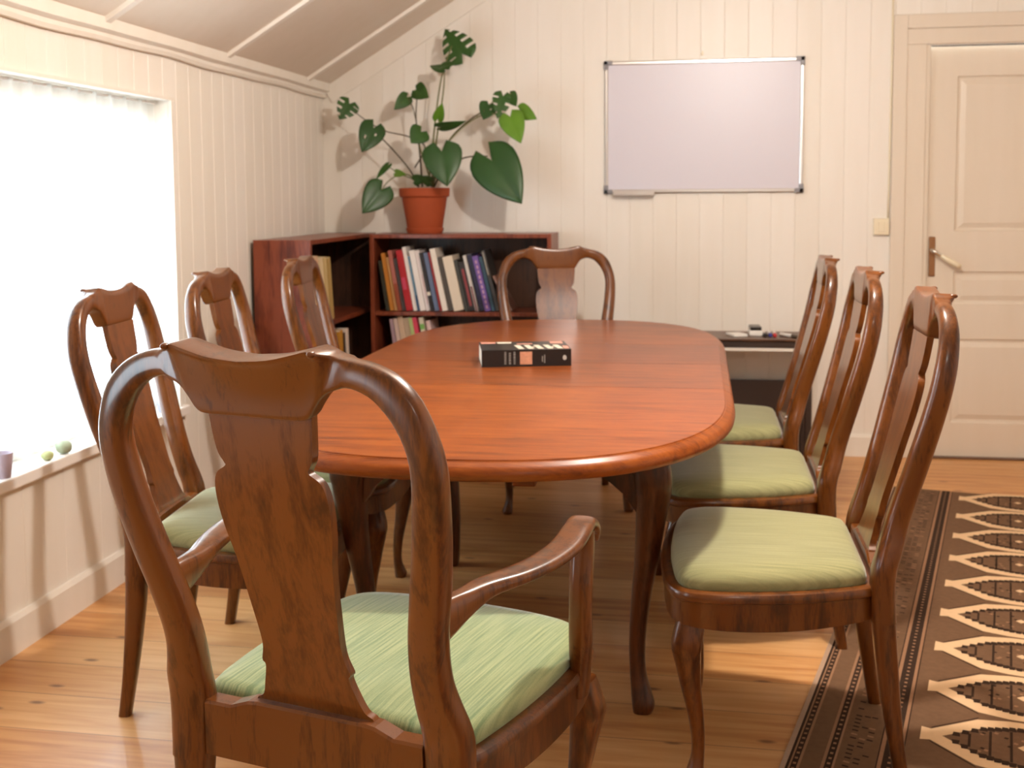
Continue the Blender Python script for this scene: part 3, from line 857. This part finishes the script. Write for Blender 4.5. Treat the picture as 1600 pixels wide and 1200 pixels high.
UP = [ # bottom-left px x in the zoomed crop, thickness px, top px y, rgb, label
 (150, 36, 230, (52, 52, 40), 'narrow dark olive book, first at the left of the upper shelf', None),
 (190, 46, 150, (190, 122, 44), 'ochre orange book near the left end of the upper shelf', None),
 (240, 38, 195, (205, 160, 104), 'tan book between the ochre and the brownish pink books', None),
 (278, 44, 120, (176, 104, 92), 'brownish pink book left of the dark grey one on the upper shelf', ((150, 70, 40), [(0, .45, 0, 1)])),
 (324, 50, 200, (72, 62, 60), 'dark grey book just left of the bright red one', None),
 (376, 72, 118, (176, 20, 28), 'bright red book standing on the upper shelf', ((200, 60, 90), [(.35, .55, .1, .7)])),
 (450, 42, 82, (230, 222, 214), 'tall white book right beside the bright red one', None),
 (493, 32, 180, (96, 140, 166), 'narrow pale blue book with a darker blue foot', ((40, 84, 122), [(0, .28, 0, 1)])),
 (527, 62, 120, (236, 228, 222), 'thick white book, left of the two white ones on the upper shelf', None),
 (590, 50, 122, (224, 212, 208), 'white book with faint pink tint right of the thick white one', ((206, 160, 160), [(.1, .6, .55, .7)])),
 (642, 40, 140, (38, 30, 28), 'black book left of the slate blue one', ((226, 216, 200), [(.27, .33, .0, 1)])),
 (684, 50, 142, (96, 108, 136), 'slate blue book left of the narrow red one', None),
 (736, 34, 135, (162, 36, 28), 'narrow red book between slate blue and white books', None),
 (771, 62, 98, (232, 220, 206), 'tall white book with a cream edge right of the narrow red one', None),
 (835, 62, 185, (76, 66, 56), 'dark brown-grey book left of the thick beige one', None),
 (899, 112, 182, (222, 206, 184), 'thick beige book in the middle of the upper shelf', None),
 (1013, 42, 215, (60, 58, 50), 'dark green-grey book right of the thick beige one', None),
 (1057, 66, 235, (44, 34, 34), 'black book with a red stripe on its spine', ((150, 58, 58), [(.1, .85, .3, .7)])),
 (1130, 36, 165, (206, 198, 190), 'thin pale grey book left of the dark blue one', ((120, 70, 70), [(0, .45, .2, .8)])),
 (1178, 56, 158, (32, 28, 58), 'dark navy blue book left of the purple one', None),
 (1236, 66, 172, (108, 78, 150), 'purple book with a dotted pinkish spine', ((196, 150, 176), [(.05+.09*i, .11+.09*i, .35, .65) for i in range(10)])),
 (1304, 44, 180, (40, 66, 82), 'dark teal book right of the purple one', None),
 (1350, 40, 112, (58, 54, 50), 'tall dark book with a grey top, last before the chair back', ((140, 132, 120), [(.6, .98, .1, .6)])),
]
k_ = 5.52/1836/6.667
prev = None
for i, (bx, tp, ty, rgb, lab, band) in enumerate(UP):
    X_ = -1.486+(bx-190)*k_*1.0
    h = (765-ty)*k_*1.02
    lean = math.radians(8.5+5.5*i/len(UP))
    th = max(.008, (tp-3)*k_*math.cos(lean))
    yy = 5.525+.004*((i*7) % 5)
    shelf_book((X_, yy, zs1), 0, lean, th, h, .17, rgb, lab+' of the dark bookcase' if len(lab.split()) < 12 else lab, 'books on the upper shelf of the back bookcase', band)
flat_b = shelf_book((-.895, 5.54, zs1), 0, math.radians(27), .012, .19, .15, (128, 92, 78), 'slim brown book slumped at a steep angle behind the far chair back', 'books on the upper shelf of the back bookcase')
zs2 = .366
LOW = [(150, 38, 855, (168, 140, 150), 'pale mauve book at the left of the lower shelf'), (195, 44, 850, (206, 180, 168), 'pale pink book second from left on the lower shelf'),
       (245, 62, 820, (206, 178, 150), 'tall beige book on the lower shelf'), (310, 60, 845, (186, 160, 132), 'tan book right of the tall beige one on the lower shelf'),
       (376, 40, 835, (176, 190, 120), 'pale lime book left of the pink-red one on the lower shelf'), (418, 50, 832, (206, 60, 84), 'pink-red book on the lower shelf'),
       (492, 50, 835, (214, 200, 176), 'cream book with a green foot on the lower shelf'), (566, 46, 870, (222, 190, 184), 'last pale pinkish book at the right of the lower shelf')]
for i, (bx, tp, ty, rgb, lab) in enumerate(LOW):
    X_ = -1.486+(bx-190)*k_+.045
    h = (.685-zs2)-(ty-840)*k_*1.0
    lean = math.radians(8+.25*i)
    shelf_book((X_+.012, 5.53+.003*((i*5) % 4), zs2), 0, lean, (tp-2)*k_, h, .17, rgb, lab+' of the dark bookcase', 'books on the lower shelf of the back bookcase',
               ((120, 170, 80), [(.82, .9, 0, 1)]) if i == 6 else None)
# books of the side-on bookcase (spines face the room)
def side_book(y, z, lean, th, h, rgb, lab, grp):
    return shelf_book((-1.640, y, z), PI/2, lean, th, h, .16, rgb, lab, grp)
G3 = 'books on the upper shelf of the side-on bookcase'
for y, th, h, ln, rgb, lab in ((4.832, .022, .285, 7.5, (70, 84, 92), 'grey-blue book furthest left on the side-on bookcase, upper shelf'),
                               (4.868, .03, .27, 9, (224, 204, 168), 'cream book seen through a chair back, upper shelf of the side-on bookcase'),
                               (4.93, .028, .30, 9, (216, 176, 140), 'peach topped tall book on the side-on bookcase, upper shelf'),
                               (4.99, .034, .285, 9, (222, 200, 158), 'pale cream book left of the khaki ones on the side-on bookcase'),
                               (5.045, .03, .29, 9, (206, 180, 126), 'sandy book next to the last khaki book of the side-on bookcase'),
                               (5.095, .036, .285, 9, (178, 148, 88), 'khaki book leaning last on the side-on bookcase, upper shelf')):
    side_book(y, zs1, math.radians(ln), th, h, rgb, lab, G3)
G4 = 'books on the lower shelf of the side-on bookcase'
for y, th, h, ln, rgb, lab in ((5.06, .022, .24, 6, (206, 140, 92), 'thin orange book on the side-on bookcase, lower shelf'),
                               (5.225, .05, .285, 5, (196, 138, 48), 'mustard yellow book on the side-on bookcase, lower shelf'),
                               (5.29, .022, .27, 5, (70, 52, 40), 'dark brown book between mustard and white ones, lower shelf'),
                               (5.335, .03, .285, 5, (226, 206, 190), 'white book, last on the lower shelf of the side-on bookcase')):
    side_book(y, zs2, math.radians(ln), th, h, rgb, lab, G4)

# ------------------------------------------------------------------ potted plant
FX, CYY, FOC = None, None, 1836.0
CAMP = Vector((0, 0, 1.27))
_yaw, _pit, _rol, _cy = .1585, .08316, -.00737, 459.1
_f = Vector((-math.sin(_yaw)*math.cos(_pit), math.cos(_yaw)*math.cos(_pit), -math.sin(_pit)))
_r0 = Vector((math.cos(_yaw), math.sin(_yaw), 0)); _u0 = _r0.cross(_f)
_r = _r0*math.cos(_rol)+_u0*math.sin(_rol); _u = _u0*math.cos(_rol)-_r0*math.sin(_rol)
def at(px, py, Y):
    """point of the room at depth Y seen at a given place of the photograph"""
    d = _r*((px-800)/FOC)-_u*((py-_cy)/FOC)+_f
    return CAMP+d*(Y/d.y)
PY_ = 5.63
pc = at(664, 362, PY_); pc.z = BH_
pp = empty('potted_plant', pc)
tag(pp, 'large monstera plant in a terracotta pot on top of the dark bookcase', 'plant')
def P_(px, py, Y): return at(px, py, Y)-pc
pot = MB(); pot.lathe([(.082, .012), (.086, .02), (.111, .175), (.118, .178), (.1225, .182), (.1245, .218), (.121, .222), (.112, .220), (.108, .19), (.1, .188)], n=40)
pot.build('pot', M['terracotta'], pp, smooth=True, angle=40)
sa = MB(); sa.lathe([(.07, 0), (.084, .001), (.091, .014), (.093, .026), (.088, .027), (.083, .012), (.06, .010)], n=40); sa.build('saucer', M['terracotta'], pp, smooth=True, angle=40)
so_ = MB(); so_.lathe([(.002, .196), (.05, .195), (.104, .190), (.104, .18), (.002, .18)], n=24); so_.build('soil', M['soil'], pp)

def stem(pts, r0, r1, mat=None):
    P = [P_(*p) for p in pts]
    Q = [Vector(p) for p in cr([tuple(p) for p in P], 6)]
    rad = [r0+(r1-r0)*i/(len(Q)-1) for i in range(len(Q))]
    mb = MB(); mb.rings(tube(Q, rad, 8)); return mb.build('stem', mat or M['stem'], pp, smooth=True)

def leaf(base, tip, wpx, mat, slits=0, cup_=.12, lobe=.22, fold=0.0, roll=0.0, holes=False):
    """heart leaf: base/tip = (px,py,Y), width in photo px; slits cut the margin"""
    B = P_(*base); T = P_(*tip); ax = T-B; Ln = ax.length; a = ax.normalized()
    view = (B+pc-CAMP).normalized()
    sd = a.cross(view).normalized()
    nrm_ = sd.cross(a).normalized()
    if nrm_.dot(view) > 0: nrm_ = -nrm_
    if roll:
        Rm = Matrix.Rotation(roll, 3, a); sd = Rm @ sd; nrm_ = Rm @ nrm_
    W = wpx*PY_/FOC/2
    def half_w(t):    # t: -lobe..1
        if t < 0: return W*(.95*math.sqrt(max(0, 1-(t/-lobe)**2))*.9+.02)
        return W*((1-t**1.55)*(.9+.35*t)) if t < 1 else 0
    mb = MB(); NT = 30; NS = 7
    def pt(t, s, sg):
        w = half_w(t)
        x = s*w
        inner = 0
        if t < 0: inner = (-t)*.55*W/max(lobe, .01)*.5     # notch at the stalk
        xx = inner+(max(w, inner+.001)-inner)*s
        zc = -cup_*Ln*(t-.3)**2*.9 + .10*W*math.sin(min(1, s)*PI)*.5 - fold*xx
        return B + a*(t*Ln*.86+lobe*0) + sd*(sg*xx) + nrm_*zc
    ts = [-lobe+(1+lobe)*i/NT for i in range(NT+1)]
    for sg in (1, -1):
        grid = [[pt(t, j/NS, sg) for j in range(NS+1)] for t in ts]
        for i in range(NT):
            tm = (ts[i]+ts[i+1])/2
            for j in range(NS):
                if slits and tm > .02 and tm < .88:
                    ph = (tm*slits+.15*sg) % 1.0
                    if ph < .30 and j >= 3: continue
                if holes and j == 2 and i in ((10, 11, 12) if sg > 0 else (16, 17, 18)): continue
                if i == 0 and False: continue
                v = [grid[i][j], grid[i][j+1], grid[i+1][j+1], grid[i+1][j]]
                mb.add(v, [(0, 1, 2, 3)])
    o = mb.build('leaf', mat, pp, smooth=True)
    bm = bmesh.new(); bm.from_mesh(o.data); bmesh.ops.remove_doubles(bm, verts=bm.verts, dist=.0003)
    bmesh.ops.recalc_face_normals(bm, faces=bm.faces); bm.to_mesh(o.data); bm.free()
    for p in o.data.polygons: p.use_smooth = True
    md = o.modifiers.new('thickness', 'SOLIDIFY'); md.thickness = .0012; md.offset = 0
    return o
L0, LL, LD = M['leaf'], M['leaf_l'], M['leaf_d']
leaf((722, 84, 5.60), (690, 38, 5.66), 58, L0, slits=4, lobe=.25)
leaf((694, 108, 5.55), (668, 100, 5.62), 26, L0, roll=.9, lobe=.2)
leaf((690, 104, 5.55), (714, 98, 5.5), 22, L0, roll=-.9)
leaf((650, 140, 5.60), (672, 154, 5.54), 32, L0, lobe=.2)
leaf((636, 152, 5.62), (613, 174, 5.56), 26, L0)
leaf((684, 186, 5.58), (692, 158, 5.52), 20, LL)
leaf((546, 162, 5.58), (528, 190, 5.52), 40, L0, slits=3, lobe=.25)
leaf((584, 200, 5.55), (563, 243, 5.47), 46, LD, holes=True, lobe=.3)
leaf((658, 206, 5.52), (640, 226, 5.46), 38, L0, lobe=.3)
leaf((606, 258, 5.58), (584, 283, 5.52), 14, L0, roll=.6)
leaf((618, 270, 5.56), (636, 273, 5.5), 14, LL)
leaf((596, 296, 5.52), (562, 339, 5.44), 52, LD, lobe=.28)
leaf((690, 236, 5.46), (700, 299, 5.40), 68, LD, lobe=.3)
leaf((768, 250, 5.50), (822, 328, 5.42), 84, LD, lobe=.34)
leaf((688, 199, 5.56), (734, 190, 5.48), 24, L0, roll=.8)
leaf((764, 164, 5.56), (754, 190, 5.50), 32, LD, holes=True)
leaf((786, 150, 5.56), (776, 190, 5.50), 34, L0, slits=3)
leaf((796, 148, 5.58), (808, 168, 5.53), 24, L0)
leaf((797, 182, 5.50), (816, 229, 5.42), 44, LL, lobe=.22)
leaf((812, 172, 5.54), (842, 188, 5.49), 28, LL)
leaf((648, 282, 5.58), (668, 276, 5.54), 20, L0)
leaf((672, 284, 5.57), (652, 275, 5.53), 18, L0)
stem([(668, 292, PY_), (674, 250, 5.63), (680, 190, 5.61), (690, 120, 5.58), (706, 72, 5.60)], .006, .0026)
stem([(674, 292, PY_), (682, 220, 5.60), (693, 140, 5.57), (694, 108, 5.55)], .005, .0026)
stem([(660, 292, PY_), (656, 240, 5.62), (650, 185, 5.61), (652, 148, 5.60)], .005, .0026, M['stem_d'])
stem([(650, 188, 5.61), (645, 168, 5.62), (637, 154, 5.62)], .003, .002, M['stem_d'])
stem([(654, 292, PY_), (640, 265, 5.60), (612, 232, 5.57), (586, 206, 5.55)], .005, .003, M['stem_d'])
stem([(648, 262, 5.6), (664, 230, 5.58), (640, 214, 5.57), (600, 204, 5.57), (566, 184, 5.58), (546, 166, 5.58)], .004, .002, M['stem_d'])
stem([(652, 290, PY_), (640, 274, 5.60), (622, 274, 5.57), (606, 284, 5.54), (597, 296, 5.52)], .004, .0025)
stem([(646, 280, 5.61), (626, 272, 5.6), (606, 260, 5.58)], .003, .002)
stem([(676, 292, PY_), (664, 255, 5.58), (656, 228, 5.54), (657, 208, 5.52)], .004, .0025)
stem([(676, 292, PY_), (684, 262, 5.56), (690, 238, 5.46)], .005, .003)
stem([(678, 292, PY_), (696, 262, 5.6), (728, 246, 5.56), (762, 244, 5.51)], .005, .003, M['stem_d'])
stem([(674, 292, PY_), (688, 250, 5.62), (706, 214, 5.6), (736, 186, 5.58), (766, 168, 5.56)], .006, .0028, M['stem_d'])
stem([(700, 222, 5.6), (726, 196, 5.58), (760, 178, 5.55), (796, 182, 5.51)], .004, .0024)
stem([(744, 182, 5.57), (770, 160, 5.57), (795, 148, 5.58), (800, 146, 5.58)], .003, .002)
stem([(680, 230, 5.6), (684, 205, 5.58), (690, 198, 5.56)], .003, .002)

# ------------------------------------------------------------------ whiteboard, hook
wx0, wx1, wz0, wz1 = -.462, .487, 1.279, 1.917
wb = empty('whiteboard', ((wx0+wx1)/2, YB, wz0)); wl = Vector(wb.location)
tag(wb, 'blank whiteboard in a thin aluminium frame hung on the back wall', 'whiteboard')
def atwb(mb, name, mat, **k):
    mb.v = [v-wl for v in mb.v]; return mb.build(name, mat, wb, **k)
atwb(MB().box(wx0+.008, wx1-.008, YB-.014, YB-.003, wz0+.008, wz1-.008), 'panel', M['board'])
fr_ = MB(); w_ = .018
fr_.bbox(wx0, wx1, YB-.020, YB-.002, wz0, wz0+w_, .005).bbox(wx0, wx1, YB-.020, YB-.002, wz1-w_, wz1, .005)
fr_.bbox(wx0, wx0+w_, YB-.020, YB-.002, wz0, wz1, .005).bbox(wx1-w_, wx1, YB-.020, YB-.002, wz0, wz1, .005)
atwb(fr_, 'frame', M['alu'])
for sx_, sz_ in ((0, 0), (1, 0), (0, 1), (1, 1)):
    q = MB(); e = .003; L_ = .042; tw = .021
    xa = wx0-e if not sx_ else wx1+e; za = wz0-e if not sz_ else wz1+e; dx = 1 if not sx_ else -1; dz = 1 if not sz_ else -1
    q.bbox(min(xa, xa+dx*L_), max(xa, xa+dx*L_), YB-.024, YB-.001, min(za, za+dz*tw), max(za, za+dz*tw), .003)
    q.bbox(min(xa, xa+dx*tw), max(xa, xa+dx*tw), YB-.024, YB-.001, min(za, za+dz*L_), max(za, za+dz*L_), .003)
    atwb(q, 'corner', M['grey_plastic'])
tr = MB().bbox(wx0+.045, wx0+.245, YB-.055, YB-.018, wz0-.012, wz0-.004, .002).bbox(wx0+.045, wx0+.245, YB-.057, YB-.052, wz0-.012, wz0+.012, .002)
atwb(tr, 'pen_tray', M['alu'])
hk = MB().bbox(.003, .013, YB-.008, YB-.0005, 1.938, 1.958, .002).build('wall_hook', M['cream_plastic'])
tag(hk, 'small cream hook on the wall just above the whiteboard', 'hook')

# ------------------------------------------------------------------ console with markers
cn = empty('console_table', (.06, 5.64, 0)); cl_ = Vector(cn.location)
tag(cn, 'narrow dark wooden console table under the whiteboard holding markers', 'table')
def atc(mb, name, mat, **k):
    mb.v = [v-cl_ for v in mb.v]; return mb.build(name, mat, cn, **k)
CT = .606
atc(MB().bbox(-.42, .525, 5.485, 5.792, CT-.012, CT, .003), 'top', M['console'])
atc(MB().bbox(-.41, .515, 5.495, 5.515, CT-.043, CT-.012, .002), 'front_rail', M['shade'])
pr_ = atc(MB().bbox(-.38, .487, 5.500, 5.514, CT-.060, CT-.044, .002), 'lit_band', M['trimw']); pr_['label'] = 'pale strip imitating a lit band'  # pale strip added to imitate a band of light under the front rail
for x in (-.41, .487):
    atc(MB().bbox(x, x+.028, 5.50, 5.528, 0, CT-.012, .003), 'leg', M['shade'])
    atc(MB().bbox(x, x+.028, 5.755, 5.783, 0, CT-.012, .003), 'leg', M['shade'])
atc(MB().bbox(-.40, .50, 5.765, 5.777, .02, .372, .002), 'back_panel', M['shade'])
def marker(x, y, rz, cap, label, r=.0085):
    t = empty('marker', (x, y, CT), rz); tag(t, label, 'marker', 'markers on the console')
    Mx = Matrix.Rotation(PI/2, 4, 'X')
    b_ = MB(); b_.lathe([(.004, 0), (r, .002), (r, .085), (r*.8, .087)], n=14, M=Matrix.Translation((0, 0, r*1.06)) @ Matrix.Rotation(-PI/2, 4, 'X'))
    b_.build('barrel', M['white_pl'], t, smooth=True, angle=40)
    c_ = MB(); c_.lathe([(r*.7, -.045), (r*1.02, -.042), (r*1.05, .0), (r*.9, .001)], n=14, M=Matrix.Translation((0, 0, r*1.06)) @ Matrix.Rotation(-PI/2, 4, 'X'))
    c_.build('cap', cap, t, smooth=True, angle=40); return t
CK, CBL, CRD, CGY = bmat((34, 26, 30)), bmat((52, 56, 140)), bmat((186, 28, 34)), bmat((84, 72, 60))
marker(.306, 5.585, .02, CK, 'whiteboard marker with black cap on the console, left of the blue one')
marker(.328, 5.587, .0, CBL, 'whiteboard marker with blue cap on the console')
marker(.350, 5.585, -.02, CRD, 'whiteboard marker with red cap on the console')
marker(.426, 5.535, .6, CGY, 'marker with brown-grey cap lying sideways at the right of the console')
et = empty('whiteboard_eraser', (.262, 5.64, CT), .05); tag(et, 'black felt-topped white whiteboard eraser on the console', 'eraser')
MB().bbox(-.030, .030, -.055, .055, 0, .026, .005).build('body', M['white_pl'], et)
MB().bbox(-.026, .026, -.052, .052, .0262, .044, .004).build('felt', M['black'], et)
nt_ = MB().bbox(-.035, .035, -.05, .05, 0, .012, .003).build('notepad', M['white_pl']); nt_.location = (.176, 5.59, CT+.0005); nt_.rotation_euler = (0, 0, .4)
tag(nt_, 'small white notepad on the console left of the eraser', 'notepad')

# ------------------------------------------------------------------ rug
RA = Vector((.822, 5.179, 0)); RU = Vector((.971, -.2385, 0)); RV = Vector((-.2385, -.971, 0))
RW, RL_ = 1.12, 4.6
rg = MB(); TH = .004
def rq(u, v, z=TH): return RU*u+RV*v+Vector((0, 0, z))
def rpoly(pts, mi, lv=1): rg.add([rq(u, v, TH+.0003*lv) for u, v in pts], [tuple(range(len(pts)))], mi)
V0, V1 = -.02, RL_
rg.add([rq(0, V0, 0), rq(RW, V0, 0), rq(RW, V1, 0), rq(0, V1, 0), rq(0, V0), rq(RW, V0), rq(RW, V1), rq(0, V1)], [(0, 1, 2, 3), (4, 5, 6, 7), (0, 1, 5, 4), (1, 2, 6, 5), (2, 3, 7, 6), (3, 0, 4, 7)], 0)
def strip(u0, u1, mi, lv=1):
    for s in (0, 1):
        a, b_ = (u0, u1) if not s else (RW-u1, RW-u0)
        rpoly([(a, V0), (b_, V0), (b_, V1), (a, V1)], mi, lv)
# materials: 0 brown 1 dark 2 cream 3 tan 4 fringe
strip(0, .012, 4); strip(.012, .018, 1); strip(.018, .022, 3); strip(.022, .035, 1); strip(.035, .041, 3)
strip(.084, .091, 3); strip(.091, .107, 1); strip(.107, .112, 3)
strip(.196, .199, 1); strip(.199, .208, 3); strip(.208, .239, 1); strip(.239, .247, 3); strip(.247, .250, 1)
v = 0.0
while v < V1-.03:
    for s in (0, 1):
        for uc in (.0285, .099, .2235):
            u0 = uc if not s else RW-uc
            rpoly([(u0-.0035, v), (u0+.0035, v), (u0+.0035, v+.009), (u0-.0035, v+.009)], 3, 2)
    v += .026
rr_ = random.Random(11)
v = .02
while v < V1-.05:     # small motifs in the plain band
    for s in (0, 1):
        for uc in (.135, .155, .172):
            u0 = uc if not s else RW-uc
            if rr_.random() < .55: rpoly([(u0-.007, v), (u0+.007, v+.003), (u0+.006, v+.010), (u0-.008, v+.007)], 1 if rr_.random() < .75 else 3)
    v += .021
CU = RW/2
def motif(vc):
    O = [(.280, .030), (.300, .024), (.40, .118), (.47, .136), (CU, .141)]
    I = [(.318, .0), (.41, .082), (.48, .108), (CU, .118), (CU, .118)]
    Oi = [(.280, 0), (.318, 0)]
    for sv in (1, -1):
        for su in (0, 1):
            f = (lambda u, w: (u if not su else RW-u, vc+sv*w))
            band = [f(.278, 0), f(.278, .036), f(.300, .030), f(.40, .122), f(.47, .138), f(CU, .142), f(CU, .112), f(.48, .100), f(.412, .076), f(.326, 0)]
            # split the band into convex pieces
            rpoly([band[0], band[1], band[2], band[9]], 2); rpoly([band[2], band[3], band[8], band[9]], 2)
            rpoly([band[3], band[4], band[7], band[8]], 2); rpoly([band[4], band[5], band[6], band[7]], 2)
            # serrated dark inner edge
            edge = [(.326, 0), (.412, .076), (.48, .100), (CU, .112)]
            tot = 13
            for i in range(tot):
                t = (i+.5)/tot*(len(edge)-1); k = min(int(t), len(edge)-2); q = t-k
                u0 = edge[k][0]*(1-q)+edge[k+1][0]*q; w0 = edge[k][1]*(1-q)+edge[k+1][1]*q
                if w0 < .012: continue
                rpoly([f(u0-.0065, w0+.006), f(u0+.0065, w0+.006), f(u0+.009, w0-.016), f(u0-.009, w0-.016)], 1, 2)
            rpoly([f(.30, .034), f(.40, .128), f(.403, .136), f(.30, .040)], 1)
    # inner figures
    for su in (0, 1):
        g2 = (lambda u, w: (u if not su else RW-u, vc+w))
        for u0, hw in ((.385, .035), (.43, .065), (.475, .08)):
            rpoly([g2(u0-.003, -hw), g2(u0+.003, -hw), g2(u0+.003, hw), g2(u0-.003, hw)], 1)
        rpoly([g2(.488, 0), g2(.503, .016), g2(.518, 0), g2(.503, -.016)], 2, 2)
        for q in range(14):
            u0 = rr_.uniform(.40, .54); w0 = rr_.uniform(-.06, .06)
            rpoly([g2(u0, w0), g2(u0+.008, w0+.004), g2(u0+.012, w0-.004), g2(u0+.004, w0-.008)], rr_.choice((1, 3)), 1)
vc = .086
while vc < RL_-.15:
    motif(vc); vc += .2885
ro = rg.build('rug', M['rug'], None, mats=[M['rug'], M['rug_dark'], M['rug_cream'], M['rug_tan'], M['rug_fringe']])
ro.location = RA
tag(ro, 'brown woven rug with cream zigzag diamonds lying on the pine floor at the right', 'rug')

# ------------------------------------------------------------------ light
def point(name, loc, rgb, watts, r):
    l = bpy.data.lights.new(name, 'POINT'); l.energy = watts; l.color = rgb; l.shadow_soft_size = r
    o = bpy.data.objects.new(name, l); o.location = loc; COL.objects.link(o); return o
point('ceiling_lamp', (.23, 2.82, 2.22), (1, .92, .84), 124, .06)
point('fill_light_behind', (.7, -1.1, 2.3), (1, .92, .84), 18, .12)  # weak unseen fill added behind the camera
W = bpy.data.worlds.new('World'); SC.world = W; W.use_nodes = True
bg = W.node_tree.nodes['Background']; bg.inputs[0].default_value = (.76, .90, 1, 1); bg.inputs[1].default_value = 10

# ------------------------------------------------------------------ camera
cam = bpy.data.cameras.new('camera'); co = bpy.data.objects.new('camera', cam); COL.objects.link(co); SC.camera = co
cam.sensor_width = 36; cam.sensor_fit = 'HORIZONTAL'; cam.lens = 36*FOC/1600
cam.shift_y = (_cy-600)/1600
Rm = Matrix((_r, _u, -_f)).transposed().to_4x4(); Rm.translation = CAMP; co.matrix_world = Rm
cam.dof.use_dof = True; cam.dof.focus_distance = 1.75; cam.dof.aperture_fstop = 8.5
cam.clip_start = .05

SC.view_settings.view_transform = 'Standard'; SC.view_settings.look = 'None'
SC.view_settings.gamma = 1; SC.view_settings.use_curve_mapping = False; SC.view_settings.exposure = 0.13
